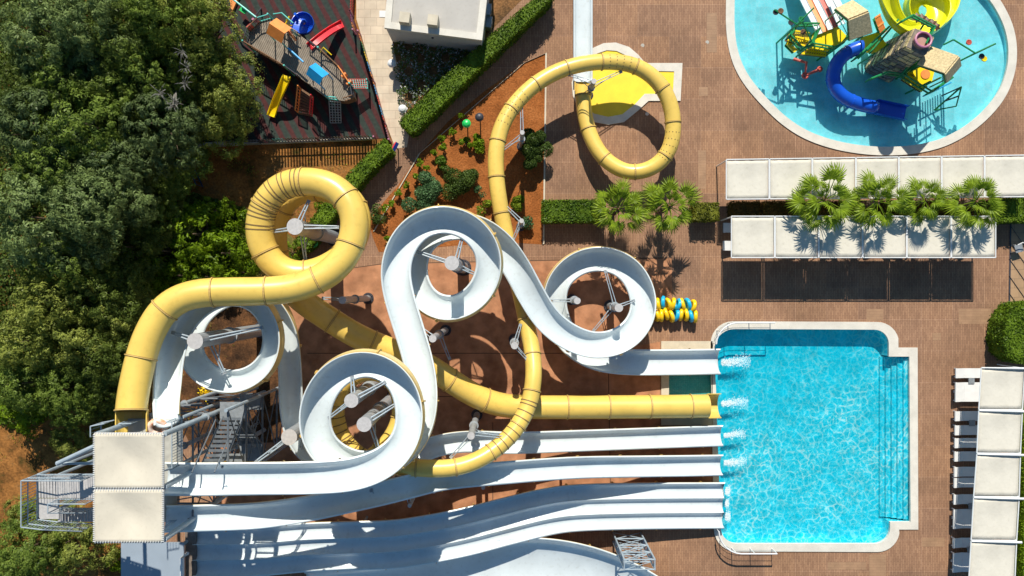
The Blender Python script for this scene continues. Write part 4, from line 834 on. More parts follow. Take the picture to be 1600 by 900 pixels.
m.build('planks', M['plank'], SH)
for i in range(len(hp)):
    a, b = hp[i], hp[(i + 1) % len(hp)]
    mt = [M['dark'], M['brown'], M['turq'], M['plank'], M['dark'], M['brown'], M['orange']][i % 7]
    if i in (3, 4, 9, 11): a = a.lerp(b, .45)
    railing(SH, [a, b], .75, .16, mt, .028, 'hull_railing')
m = MB()
for i in range(len(hp)): a, b = hp[i], hp[(i + 1) % len(hp)]; m.quad(a + Vector((0, 0, -.1)), b + Vector((0, 0, -.1)), b + Vector((0, 0, -.8)) * 1.0, a + Vector((0, 0, -.8)), .04)
m.build('hull_side', M['brown'], SH)
for i in (0, 3, 5, 7, 10, 12): m = MB(); m.tube([(hp[i].x, hp[i].y, 0), (hp[i].x, hp[i].y, z1 + .9)], .055, 8); m.build('post', M['turq'], SH)
def gable(parent, c4, z, rise, mt, nm='roof', th=.05, split=.5, legs=None):
    P = [W(x, y, z) for x, y in c4]; r0 = P[0].lerp(P[3], split) + Vector((0, 0, rise)); r1 = P[1].lerp(P[2], split) + Vector((0, 0, rise))
    m = MB(); m.quad(P[0], P[1], r1, r0, th); m.quad(r0, r1, P[2], P[3], th); o = m.build(nm, mt, parent)
    for p in P: m = MB(); q = p.lerp(sum(P, Vector()) / 4, .12); m.tube([(q.x, q.y, legs[0]), (q.x, q.y, z + .02)], .045, 6); m.build('roof_post', legs[1], parent)
    return P, r0, r1
gable(SH, [(416, 52), (440, 68), (456, 44), (432, 28)], 3.0, .45, M['orange'], legs=(z1, M['turq']))
P_, r0, r1 = gable(SH, [(478, 116), (499, 133), (514, 115), (493, 98)], 2.9, .4, M['lblue'], legs=(z1, M['lblue']))
m = MB(); p = W(452, 50, 2.3); m.box(p, (.1, 1.0, .9), R(35)); m.tube([p + Vector((.05, 0, 0)), p + Vector((.12, 0, 0))], .25, 12); m.build('panel', M['orange'], SH)
m = MB(); m.tube([W(450, 75, 2.4), W(474, 97, 2.4)], .06, 8); m.build('cross_beam', M['lblue'], SH)
def chute(parent, pts, w, mt, nm='slide', wall=.2):
    B, q = spline(pts, .15); T, S, Nn, kv = frames(B, 0, 1); pr = [(-w, wall), (-w + .03, wall), (-w + .05, .03), (w - .05, .03), (w - .03, wall), (w, wall), (w, 0), (-w, 0)]
    v = [tuple(B[i] + S[i] * a + Nn[i] * b) for i in range(len(B)) for a, b in pr]; f = []
    for i in range(len(B) - 1):
        for k in range(8): f.append((i * 8 + k, (i + 1) * 8 + k, (i + 1) * 8 + (k + 1) % 8, i * 8 + (k + 1) % 8))
    f += [tuple(range(8))[::-1], tuple((len(B) - 1) * 8 + k for k in range(8))]
    return mesh_obj(nm, v, f, mt, parent)
chute(SH, [(484, 74, 1.5), (492, 67, 1.5), (512, 52, .9), (528, 42, .35), (536, 38, .3)], .26, M['red'])
chute(SH, [(449, 119, 1.5), (445, 130, 1.45), (436, 150, .9), (429, 168, .35), (424, 182, .28)], .26, M['brightyellow'])
sp = [(458 + 0 * a, 45, 1.5) for a in range(1)]
sp = [(462, 50, 1.55)] + [(475 + 11.5 * math.cos(R(160 - a)), 38 - 11.5 * math.sin(R(160 - a)), 1.45 - a / 330 * 1.1) for a in range(0, 331, 30)]
SPS = chute(SH, sp, .30, M['blue'], 'spiral_slide', .32); m = MB(); p = W(474, 38); m.tube([(p.x, p.y, 0), (p.x, p.y, 1.9)], .09, 10); m.build('spiral_post', M['blue'], SPS)
def net(parent, c4, nu, nv, mats, r=.03, nm='climbing_net'):
    P = [Vector(p) for p in c4]; 
    for di, (A, B_, C_, D, n) in enumerate(((P[0], P[1], P[2], P[3], nv), (P[1], P[2], P[3], P[0], nu))):
        m = MB()
        for i in range(n + 1):
            a = A.lerp(D, i / n); b = B_.lerp(C_, i / n); m.tube([a, b], r, 5)
        m.build(nm, mats[di], parent)
net(SH, [W(544, 124, 1.4), W(573, 124, .9), W(574, 138, .9), W(548, 138, 1.4)], 8, 5, [M['redpipe'], M['turq']])
for x, y in ((573, 124), (574, 138)): p = W(x, y, .9); m = MB(); m.tube([(p.x, p.y, 0), (p.x, p.y, 1.0)], .05, 6); m.build('net_post', M['turq'], SH)
net(SH, [W(514, 158, 1.4), W(532, 159, 1.4), W(533, 192, .05), W(516, 192, .05)], 4, 8, [M['galv'], M['galv']])
t2 = SH; m = MB()
for i in range(9):
    a = W(471 - i * .6, 140 + i * 4.6, 1.45 - i * .17); b = W(489 - i * .2, 152 + i * 3.6, 1.45 - i * .17); m.box((a + b) / 2, ((b - a).length, .12, .05), math.atan2(b.y - a.y, b.x - a.x))
m.build('ramp_steps', M['brown'], SH)
railing(SH, [W(470, 138, 1.4), W(466, 176, .05)], .7, .22, M['orange'], .03, 'ramp_rail'); railing(SH, [W(490, 152, 1.4), W(488, 182, .05)], .7, .22, M['red'], .03, 'ramp_rail')
m = MB(); m.tube([W(427, 22, 2.2), W(440, 20, 2.3), W(458, 36, 2.2)], .04, 8); m.build('arch_pipe', M['turq'], SH); m = MB(); m.tube([W(448, 32, 1.9), W(452, 26, 2.2), W(446, 38, 2.0), W(456, 40, 1.8)], .06, 8); m.build('climbing_pole', M['brightyellow'], SH)
m = MB(); m.tube([W(500, 82, 1.9), W(505, 74, 2.1), W(518, 86, 1.9)], .035, 8); m.build('arch_pipe', M['brightyellow'], SH)
for (x, y, c_) in ((399, 30, 'pink'), (391, 42, 'redpipe'), (538, 118, 'orange'), (546, 130, 'orange')): m = MB(); p = W(x, y, 1.9); m.box(p, (.35, .12, .5), R(40)); m.build('side_panel', M[c_], SH)
# swing
SW = thing('swing_frame', 'swing frame with pale green beam and bright green seat in the playground corner', 'swing', W(380, 15)); m = MB(); m.tube([W(358, -6, 2.2), W(400, 27, 2.2)], .06, 8); m.build('top_beam', M['turq'], SW)
for (x, y, dx, dy) in ((398, 26, -9, 14), (398, 26, 10, -13), (358, -6, -9, 12)): m = MB(); m.tube([W(x, y, 2.2), W(x + dx, y + dy, 0)], .05, 8); m.build('leg', M['dark'], SW)
m = MB(); p = W(380, 16, .6); m.box(p, (.45, .3, .08), R(-35)); m.box(p + Vector((.12, .12, .15)), (.45, .06, .3), R(-35)); m.tube([p, W(380, 13, 2.2)], .012, 4); m.tube([p + Vector((.2, 0, 0)), W(384, 15, 2.2)], .012, 4); m.build('seat', M['bgreen'], SW)
m = MB(); m.prism([(q.x, q.y) for q in (W(358, -20), W(378, -10), W(364, 22))], .03, .25); tag(m.build('rubber_mound', M['orange']), 'orange red wedge block behind the swing in the playground corner', 'play block')
# ======================= KIDS WATER PLAY =======================
KS = thing('play_structure', 'water play structure with thatched roofs, yellow decks and green rails in the round pool', 'play structure', W(1360, 70)); zd = 1.6
def kdeck(c, z, mt, nm='deck'):
    P = [W(x, y, z) for x, y in c]; m = MB(); A = sum(P[i].x * P[(i + 1) % len(P)].y - P[(i + 1) % len(P)].x * P[i].y for i in range(len(P)))
    m.prism([(p.x, p.y) for p in (P if A > 0 else P[::-1])], z - .12, z); m.build(nm, mt, KS); return P
def kposts(P, z0=-.35, h=1.0):
    for p in P: m = MB(); m.tube([(p.x, p.y, z0), (p.x, p.y, p.z + h)], .06, 8); m.build('post', M['green'], KS)
def grate(c, z, n, mt1, mt2):
    P = [W(x, y, z) for x, y in c]; m = MB()
    for i in range(n): a = P[0].lerp(P[1], (i + .5) / n); b = P[3].lerp(P[2], (i + .5) / n); m.box((a + b) / 2, ((b - a).length, (P[1] - P[0]).length / n * .5, .06), math.atan2(b.y - a.y, b.x - a.x))
    for q in (.02, .5, .98): a = P[0].lerp(P[3], q); b = P[1].lerp(P[2], q); m.box((a + b) / 2 + Vector((0, 0, .04)), ((b - a).length, .1, .06), math.atan2(b.y - a.y, b.x - a.x))
    m.build('grating', mt1, KS); m = MB(); m.quad(*[p + Vector((0, 0, -.25)) for p in P], .05); m.build('under_step', mt2, KS)
p1 = kdeck([(1262, 74), (1272, 52), (1306, 38), (1323, 56), (1308, 74), (1296, 80)], zd, M['brightyellow']); kposts(p1)
for i in (0, 3, 4, 5): railing(KS, [p1[i], p1[(i + 1) % 6]], .85, .5, M['green'], .045, 'rail', (1.0, .5))
grate([(1228, 62), (1262, 74), (1266, 52), (1236, 47)], 1.1, 12, M['brightyellow'], M['brown']); grate([(1262, 74), (1296, 80), (1290, 88), (1252, 84)], 1.2, 10, M['brightyellow'], M['brown']); grate([(1232, 62), (1228, 70), (1240, 82), (1246, 78)], .8, 6, M['brightyellow'], M['green'])
railing(KS, [W(1228, 62, 1.1), W(1240, 44, 1.1), W(1272, 44, 1.1)], .9, .5, M['green'], .05, 'rail', (1.0, .5)); railing(KS, [W(1228, 62, 1.1), W(1246, 82, 1.1), W(1262, 76, 1.3)], .9, .5, M['green'], .05, 'rail', (1.0, .5))
# roofs
def roof(c4, z, rise, split, label=None):
    P, r0, r1 = gable(KS, c4, z, rise, M['thatch'], 'roof', .10, split, (zd, M['green'])); m = MB()
    for a, b in ((P[0], r0), (r0, P[3]), (P[1], r1), (r1, P[2]), (P[0], P[1]), (P[3], P[2])): m.tube([a + Vector((0, 0, -.08)), b + Vector((0, 0, -.08))], .06, 6)
    m.build('roof_frame', M['green'], KS)
roof([(1305, 15), (1332, 2), (1362, 50), (1327, 62)], 3.4, .8, .5)
m = MB(); a = [W(1305, 17, 3.3), W(1316, 38, 4.05), W(1327, 61, 3.3)]; m.add([p + Vector((.06, 0, -.12)) for p in a] + [p + Vector((.10, .02, -.12)) for p in a], [(0, 1, 2), (5, 4, 3), (0, 3, 4, 1), (1, 4, 5, 2), (2, 5, 3, 0)]); m.build('gable_board', mat('teal board', (.01, .28, .30), .5), KS)
roof([(1433, 101), (1453, 73), (1500, 102), (1478, 128)], 3.3, .7, .72)
p2 = kdeck([(1340, 78), (1346, 58), (1372, 50), (1386, 70), (1366, 84)], 1.9, M['brightyellow']); kposts(p2, h=.1)
p3 = kdeck([(1424, 110), (1432, 96), (1462, 104), (1456, 128), (1440, 134)], zd, M['brightyellow']); kposts(p3)
m = MB(); pp = W(1446, 116, zd + .03); m.tube([pp - Vector((0, 0, .02)), pp + Vector((0, 0, .02))], .3, 14); m.build('deck_mat', M['orange'], KS)
grate([(1402, 108), (1432, 118), (1440, 96), (1412, 88)], 1.4, 12, M['brightyellow'], M['brown']); grate([(1418, 116), (1448, 136), (1440, 143), (1410, 124)], 1.1, 12, M['brightyellow'], M['brown']); grate([(1366, 28), (1375, 22), (1385, 48), (1376, 56)], 1.5, 8, M['orange'], M['green'])
for a, b in (((1402, 122), (1446, 148)), ((1446, 148), (1478, 126)), ((1424, 104), (1402, 122)), ((1330, 96), (1366, 62)), ((1366, 62), (1380, 48)), ((1352, 128), (1378, 118)), ((1378, 118), (1406, 122))):
    railing(KS, [W(*a, 1.5), W(*b, 1.5)], .8, .45, M['green'], .045, 'rail', (1.0, .45))
for a, b in (((1448, 72), (1405, 120)), ((1372, 62), (1340, 92)), ((1404, 30), (1358, 84))): m = MB(); m.tube([W(*a, 3.0), W(*b, 2.4)], .06, 8); m.build('brace_pipe', M['green'], KS)
m = MB()
for i in range(9): a = W(1452 + i * 4, 146 - i * 2, .75); m.box((a.x, a.y, .45), (.07, .07, .9))
m.tube([W(1450, 147, .9), W(1486, 129, .9)], .04, 6); m.build('ladder_panel', M['lblue'], KS)
# rock tower
rt = thing('rock_tower', 'square stone look tower with a pink tube mouth on top in the round pool', 'tower', W(1378, 104)); base = W(1380, 100); rg = random.Random(3)
for L in range(11):
    z = .2 + L * .42; w_ = 1.75 - L * .055; m = MB(); m.prism([(base.x + w_ * .5 * math.sqrt(2) * math.cos(R(a)), base.y + w_ * .5 * math.sqrt(2) * math.sin(R(a))) for a in (20, 110, 200, 290)], z - .3, z + .13); m.build('core', M['rock'], rt) if L % 5 == 0 else m.build('course', M['rock'], rt)
    for s in range(4):
        an = R(65 + 90 * s - 0); nx, ny = math.cos(an), math.sin(an); tx, ty = -ny, nx; u = -w_ / 2 + rg.uniform(0, .1)
        mm = [MB(), MB()]
        while u < w_ / 2 - .2:
            bw = min(rg.uniform(.28, .6), w_ / 2 - u); k = 1 if rg.random() < .38 else 0
            mm[k].box((base.x + nx * w_ * .5 + tx * (u + bw / 2), base.y + ny * w_ * .5 + ty * (u + bw / 2), z - .08), (.12, bw - .04, .36), an); u += bw
        for k in (0, 1):
            if mm[k].v: mm[k].build('stone_course', [M['rock'], M['rock2']][k], rt)
m = MB(); tp = Vector((base.x, base.y, 4.75)); m.torus(tp + Vector((.0, .0, .15)), .46, .07, (0, .15, 1), 28, 8); m.build('tube_rim', M['pink'], rt)
m = MB(); m.tube([tp + Vector((0, 0, -.4)), tp + Vector((0, 0, .16))], .45, 24, cap=False); m.tube([tp + Vector((0, 0, -.1)), tp + Vector((0, 0, -.05))], .49, 20); m.build('tube_mouth', mat('brown pink shell', (.45, .25, .20), .6), rt)
sk = thing('leaf_sculpture', 'dark leaf shaped ornament on a green pole beside the rock tower', 'ornament', W(1445, 40)); m = MB()
for (x, y, rr) in ((1432, 28, .32), (1440, 30, .36), (1448, 34, .3), (1456, 38, .36), (1463, 42, .28)):
    p = W(x, y, 4.3); m.add([p + Vector((rr * math.cos(R(a)) * (1 if i % 2 else .65), rr * math.sin(R(a)) * (1 if i % 2 else .65), .03 * (i % 3))) for i, a in enumerate(range(0, 360, 30))] + [p + Vector((0, 0, .12))], [(i, (i + 1) % 12, 12) for i in range(12)])
m.build('leaf', mat('dark bronze leaf', (.06, .05, .04), .5, .4, 8, col2=(.22, .10, .04)), sk); m = MB(); m.tube([W(1437, 48, 4.0), W(1446, 34, 4.25)], .06, 8); q = W(1437, 48, 4.0); m.tube([(q.x, q.y, -.3), (q.x, q.y, 4.0)], .06, 8); m.build('pole', M['green'], sk)
railing(rt, [W(1402, 38, 4.3), W(1420, 28, 4.3), W(1454, 46, 4.3), W(1440, 72, 4.3)], .5, .4, M['green'], .045, 'rail', (1.0, .5))
# slides of the play structure
BL, _ = spline([(1348, 74, 1.9), (1334, 76, 1.8), (1316, 86, 1.6), (1304, 104, 1.4), (1300, 124, 1.2), (1308, 144, 1.0), (1328, 158, .8), (1352, 165, .62), (1368, 168, .52)])
t = thing('tube_slide', 'blue closed tube slide curving out of the play structure in the round pool', 'water slide', tuple(BL[0])); m = MB(); m.tube([tuple(p) for p in BL], .44, 20); o = m.build('tube_shell', M['blue'], t, True)
for i in range(4, len(BL), 9):
    T_ = (BL[min(i + 1, len(BL) - 1)] - BL[i - 1]); T_ /= np.linalg.norm(T_); m = MB(); m.tube([BL[i] - T_ * .03, BL[i] + T_ * .03], .47, 20); m.build('joint_flange', M['blue'], t)
chute(t, [(1366, 168, .30), (1390, 173, .22), (1414, 178, .18)], .46, M['blue'], 'exit_trough', .42)
mats_l = [M['lime'], M['lime']]
tL, BLm = flume('water_slide', 'lime yellow open slide coiling beside the rock tower in the round pool', [(1384, -50, 4.4), (1386, -20, 4.0), (1392, 6, 3.6), (1402, 28, 3.2), (1420, 44, 2.9), (1445, 44, 2.6), (1466, 26, 2.3), (1466, 2, 2.0), (1450, -10, 1.8), (1430, -4, 1.5), (1424, 14, 1.3), (1434, 34, 1.0), (1458, 36, .7), (1480, 10, .5), (1484, -30, .45)], .58, depth=.75, ext=.3, joint=0, mats=mats_l)
tt = thing('racing_slide', 'white three lane slide with orange and red stripes leaving the play structure', 'water slide', W(1290, 20, 1.6))
for (o_, w2, mt) in ((-17, .20, 'white'), (-9, .17, 'orange'), (-1, .20, 'white'), (7, .17, 'redpipe'), (16, .26, 'white')):
    chute(tt, [(1298 + o_, 46 - o_ * .42, 1.75), (1286 + o_, 22 - o_ * .42, 1.4), (1268 + o_, -14 - o_ * .42, .9), (1246 + o_, -60 - o_ * .42, .2)], w2, M[mt], 'lane', .10)
m = MB(); m.quad(W(1318, 30, 3.0), W(1296, -10, 2.0), W(1304, -14, 2.0), W(1326, 26, 3.0), .04); m.build('side_wall', M['wframe'], tt)
# spray poles
def spray(label, pole, pts, heads, z=3.2):
    p = W(*pole, z); t = thing('spray_pole', label, 'spray pole', (p.x, p.y, -.3), 'green water spray poles'); m = MB(); m.tube([(p.x, p.y, -.36), (p.x, p.y, z)], .055, 8); m.build('pole', M['green'], t)
    for a, b in zip(pts, pts[1:]): m = MB(); m.tube([W(*a), W(*b)], .05, 8); m.build('arm', M['green'], t)
    for (x, y, z_, c_) in heads: m = MB(); q = W(x, y, z_); m.tube([q, q + Vector((.08, .05, -.28))], [.16, .10], 10); m.torus(q, .14, .04, (0, 0, 1), 14, 6); m.build('bucket', M[c_], t)
spray('green spray pole with dark buckets at the left of the play structure', (1245, 38), [(1210, 15, 3.4), (1245, 38, 3.2), (1272, 12, 3.6)], [(1212, 19, 3.3, 'dark'), (1220, 17, 3.4, 'brown'), (1236, 35, 2.8, 'dark'), (1255, 50, 2.6, 'brown')])
spray('green diagonal spray pole standing on the left yellow deck', (1254, 32), [(1252, 30, 3.3), (1268, 64, 2.4), (1250, 80, 1.9)], [(1252, 30, 3.3, 'green')])
spray('tall green spray pole with buckets at the right of the play structure', (1524, 83), [(1474, 70, 2.6), (1490, 62, 3.0), (1524, 83, 3.4), (1556, 68, 3.9), (1502, 94, 2.8), (1524, 83, 3.4)], [(1514, 66, 3.3, 'redpipe'), (1534, 88, 3.3, 'dark'), (1538, 92, 3.0, 'brightyellow')])
spray('small green spray pole beside the rock tower with a red white bucket', (1434, 76), [(1434, 76, 3.1), (1442, 70, 3.4)], [(1430, 78, 3.0, 'redpipe'), (1442, 70, 3.4, 'navy')])
m = MB(); m.tube([W(1240, 92, .6), W(1260, 98, .9), (W(1258, 118, .7)), W(1282, 108, .9)], .10, 10); m.torus(W(1258, 118, .7), .16, .07, (0, 0, 1)); m.torus(W(1281, 108, .95), .13, .06, (0, 0, 1)); tag(m.build('water_cannon', M['redpipe'], None, False), 'coral red zigzag pipe toy standing in the round pool left of the blue tube', 'pool toy')
AF = thing('seesaw_frame', 'dark green A shaped frame standing in the round pool right of the blue tube', 'pool toy', W(1480, 150)); m = MB(); m.tube([W(1460, 172, -.2), W(1502, 136, 1.9)], .06, 8); m.tube([W(1462, 172, .1), W(1494, 166, .8), W(1502, 136, 1.9)], .045, 8); m.build('frame', M['green'], AF); m = MB(); m.tube([W(1476, 158, .8), W(1498, 150, 1.2)], .05, 6); p = W(1502, 136, 1.9); m.tube([(p.x, p.y, -.3), p], .05, 8); m.build('cross_bar', M['dark'], AF)

# ======================= PLANTS =======================
rg = np.random.default_rng(11)
def hedge(label, poly, h, mt=None, dens=230, kind=M['foliage_g']):
    P = [(p.x, p.y) for p in (W(x, y, h) for x, y in poly)]; xs_ = [p[0] for p in P]; ys_ = [p[1] for p in P]; n = int((max(xs_) - min(xs_)) * (max(ys_) - min(ys_)) * dens); pts = []; nor = []
    for x, y in zip(rg.uniform(min(xs_), max(xs_), n), rg.uniform(min(ys_), max(ys_), n)):
        if inside(P, x, y): pts.append((x, y, h - abs(rg.normal()) * .05 + .04 * math.sin(x * 3) * math.sin(y * 2.3))); nor.append((0, 0, 1))
    for i in range(len(P)):
        a, b = Vector(P[i]), Vector(P[(i + 1) % len(P)]); L = (b - a).length; d = (b - a) / L; nn = Vector((d.y, -d.x))
        A = sum(P[j][0] * P[(j + 1) % len(P)][1] - P[(j + 1) % len(P)][0] * P[j][1] for j in range(len(P)))
        if A < 0: nn = -nn
        for _ in range(int(L * h * 150)):
            u = rg.random() * L; z = rg.random() ** .8 * h; o_ = rg.normal() * .035; p = a + d * u + nn * o_; pts.append((p.x, p.y, z)); nor.append((nn.x, nn.y, .3))
    c = sum((Vector(p) for p in P), Vector((0, 0))) / len(P); o = leafcloud('hedge', pts, rg.uniform(.035, .085, len(pts)), rg, kind, None, np.array(nor, float), .42, .6); me = o.data
    # solid core inside the leaves
    bm = bmesh.new(); bm.from_mesh(me); q = offset(P, -.07); A = sum(P[j][0] * P[(j + 1) % len(P)][1] - P[(j + 1) % len(P)][0] * P[j][1] for j in range(len(P))); q = q if A > 0 else q[::-1]
    lo = [bm.verts.new((p[0], p[1], .0)) for p in q]; hi = [bm.verts.new((p[0], p[1], h - .09)) for p in q]; k = len(q)
    for i in range(k): bm.faces.new((lo[i], lo[(i + 1) % k], hi[(i + 1) % k], hi[i]))
    bm.faces.new(hi); bm.to_mesh(me); bm.free(); me.transform(Matrix.Translation((-c[0], -c[1], 0))); o.location = (c[0], c[1], 0); return tag(o, label, 'hedge')
hedge('long clipped green hedge running diagonally from the top edge to the footpath', [(868, -18), (860, 0), (757, 100), (650, 205), (640, 208), (623, 189), (700, 114), (760, 60), (836, -5), (845, -18)], 1.7)
hedge('short clipped green hedge between the playground corner and the thick tube loop', [(600, 215), (613, 235), (585, 262), (535, 320), (480, 392), (458, 378), (500, 325), (545, 270)], 1.7)
hedge('clipped bright green hedge left of the two palms', [(848, 313), (946, 312), (946, 346), (848, 347)], 1.25)
hedge('short clipped yellow green hedge block right of the two palms', [(1084, 317), (1124, 317), (1124, 344), (1084, 344)], 1.25, kind=foliage('yellow hedge leaves', (.06, .07, .008), (.24, .26, .03), 1.0))
kr = foliage('reddish hedge leaves', (.04, .045, .01), (.18, .12, .03), 1.5)
hedge('dark olive hedge block between the canopy rows, left of its gap', [(1143, 315), (1188, 315), (1188, 335), (1143, 335)], 1.1, kind=kr)
hedge('dark olive hedge between the canopy rows under the palms', [(1193, 315), (1556, 313), (1556, 335), (1193, 335)], 1.1, kind=kr)
hedge('bright hedge between the canopy rows at the right edge of the photo', [(1560, 310), (1640, 308), (1640, 345), (1560, 347)], 1.5)
hedge('rounded tall green hedge at the right edge above the canopy column', [(1592, 474), (1640, 470), (1640, 570), (1592, 568), (1575, 556), (1568, 530), (1573, 500)], 1.9)
hedge('green hedge strip behind the canopies at the lower right edge', [(1604, 660), (1660, 660), (1660, 905), (1598, 905)], 1.0, kind=M['bright'])

def make_palm():
    t = thing('fan_palm', 'x', 'palm', (0, 0, 0), 'fan palms in the hedges'); hh = 3.3; m = MB(); m.tube([(0, 0, 0), (.02, .02, 1.0), (0, 0, 2.2), (0, 0, hh)], [.24, .19, .17, .22], 12)
    for i in range(40): a = i * 2.4; z = .2 + i * .075; m.box((math.cos(a) * .18, math.sin(a) * .18, z), (.12, .14, .03), a, ry=-.7)
    m.build('trunk', M['trunk'], t)
    rr = random.Random(2); meshes = []
    for variant in range(3):
        m = MB(); pl = 1.0 + .15 * variant; m.tube([(0, 0, 0), (pl * .5, 0, .05), (pl, 0, 0)], [.035, .025, .018], 5); nb = 24
        for k in range(nb):
            a = R(-118 + 236 * k / (nb - 1)); L = (.86 - .36 * (abs(a) / R(118)) ** 1.5) * rr.uniform(.92, 1.05); dr = rr.uniform(.10, .34); w = .024; ca, sa = math.cos(a), math.sin(a); o_ = Vector((pl, 0, 0)); px_ = Vector((-sa, ca, 0)); d_ = Vector((ca, sa, 0))
            p0 = o_ + d_ * .03; p1 = o_ + d_ * L * .5 + Vector((0, 0, .04)); p2 = o_ + d_ * L * .82 + Vector((0, 0, -dr * .4)); p3 = o_ + d_ * L + Vector((0, 0, -dr))
            fl = Vector((0, 0, .018 if k % 2 else -.018))
            m.add([p0, p1 + px_ * w * 1.5 + fl, p1 - px_ * w * 1.5 - fl, p2 + px_ * w * .9 + fl, p2 - px_ * w * .9 - fl, p3], [(0, 2, 1), (1, 2, 4, 3), (3, 4, 5)])
        o = m.build('frond', M['palm'], t); meshes.append(o)
    n = 20
    for i in range(n):
        f_ = i / n; o = meshes[i] if i < 3 else meshes[i % 3].copy()
        if i >= 3: C.objects.link(o)
        o.location = (0, 0, hh - .02); pitch = R(-66 + 112 * f_ ** .9 + rr.uniform(-9, 9)); s = rr.uniform(.86, 1.12) * (.58 + .42 * math.sin(math.pi * (.18 + .62 * f_))); o.rotation_euler = (rr.uniform(-.3, .3), pitch, i * 2.3999 + rr.uniform(-.25, .25)); o.scale = (s, s, s)
    m = MB(); m.tube([(0, 0, hh - .3), (0, 0, hh + .25)], [.2, .05], 8); m.build('crown_heart', M['brown'], t)
    return t
P0 = make_palm(); bpy.context.view_layer.update()
for i, (x, y, s, r_, lb) in enumerate(((966, 326, .96, .3, 'left fan palm of the pair in the hedge above the white coil'), (1046, 322, 1.0, 1.4, 'right fan palm of the pair, beside the yellow green hedge block'), (1288, 313, 1.14, 2.2, 'leftmost and largest fan palm between the canopy rows'), (1371, 315, 1.02, .9, 'second fan palm from the left between the canopy rows'), (1448, 312, .84, 3.3, 'third fan palm from the left between the canopy rows, smaller and thinner'), (1525, 315, 1.0, 4.4, 'rightmost fan palm between the canopy rows'))):
    p = W(x, y, 3.4); o = P0 if i == 0 else copy_tree(P0); o.location = (p.x, p.y, 0); o.rotation_euler = (0, 0, r_); o.scale = (s, s, 1.0 + (s - 1) * .3); o['label'] = lb

# ---- trees ----
def crown(name, seed, rad, hgt, mt, nl, cl, lv, ls, asp, dens=1.0, clump=.42, flat=.8, parent=None):
    g = np.random.default_rng(seed); P = []; O = []; S = []
    lobes = [(np.array([0, 0, hgt - rad * .45]), rad * .62)]
    for i in range(nl):
        a = 2 * math.pi * i / nl + g.normal() * .25; d = rad * g.uniform(.45, .72); lobes.append((np.array([d * math.cos(a), d * math.sin(a), hgt - rad * g.uniform(.55, 1.0)]), rad * g.uniform(.30, .46)))
    for (c, r) in lobes:
        nc = int(cl * (r / rad / .45) ** 2)
        for _ in range(nc):
            v = g.normal(size=3); v[2] = abs(v[2]) * .9 - .25; v /= np.linalg.norm(v); cc = c + v * r * g.uniform(.85, 1.04) * np.array([1, 1, flat]); cr_ = clump * g.uniform(.6, 1.25); n = int(lv * g.uniform(.7, 1.2))
            w = g.normal(size=(n, 3)); w /= np.linalg.norm(w, axis=1)[:, None]; w[:, 2] = np.abs(w[:, 2]) * .9 - .15
            P.append(cc + w * cr_ * (g.random((n, 1)) ** .45)); O.append(w * .8 + v * .5); S.append(g.uniform(ls * .6, ls * 1.3, n))
    P = np.concatenate(P); O = np.concatenate(O); S = np.concatenate(S); O /= np.linalg.norm(O, axis=1)[:, None]
    return leafcloud('crown', P, S, g, mt, parent, O, .72, asp), lobes
def make_tree(name, seed, rad, hgt, mt, nl=8, cl=34, lv=34, ls=.10, asp=.35, clump=.42, flat=.8):
    t = thing(name, 'x', 'tree', (0, 0, 0)); o, lobes = crown(name, seed, rad, hgt, mt, nl, int(cl * .8), int(lv * 1.25), ls, asp, 1, clump * 1.05, flat, t); m = MB(); g = random.Random(seed)
    m.tube([(0, 0, 0), (.08, .05, hgt * .4), (0, 0, hgt * .85)], [.055 * rad + .08, .04 * rad + .05, .03], 8)
    for c, r in lobes[1:]: m.tube([(0, 0, hgt * .35), (c[0] * .5, c[1] * .5, c[2] - .5), (c[0], c[1], c[2] + r * .5)], [.07, .05, .015], 5)
    m.build('trunk', M['trunk'], t); return t
PR = dict(
    A=make_tree('pine_tree', 1, 3.2, 8.5, M['pine_blue'], 11, 46, 40, .115, .30, .36, .8), A2=make_tree('pine_tree', 2, 3.2, 8.0, M['pine_blue'], 9, 52, 40, .115, .30, .40, .7),
    D=make_tree('pine_tree', 3, 3.2, 7.5, M['pine_dark'], 12, 50, 44, .10, .32, .40, .8), G=make_tree('pine_tree', 4, 3.2, 7.8, M['pine_mid'], 10, 50, 44, .11, .35, .38, .8), G2=make_tree('pine_tree', 5, 3.2, 7.2, M['pine_mid'], 13, 44, 42, .11, .35, .34, .9),
    O=make_tree('olive_tree', 6, 2.6, 5.0, M['pine_olive'], 9, 36, 42, .10, .35, .40, .9), B=make_tree('leafy_shrub', 7, 1.8, 2.2, M['bright'], 8, 16, 26, .13, .30, .34, .7), B2=make_tree('leafy_shrub', 8, 1.8, 2.6, M['bright'], 10, 14, 30, .11, .35, .3, .9))
used = set()
PR['G3'] = make_tree('pine_tree', 14, 3.2, 7.6, foliage('grey green pine needles', (.035, .065, .022), (.19, .26, .09), .9), 9, 55, 40, .12, .28, .32, .75)
bpy.context.view_layer.update()
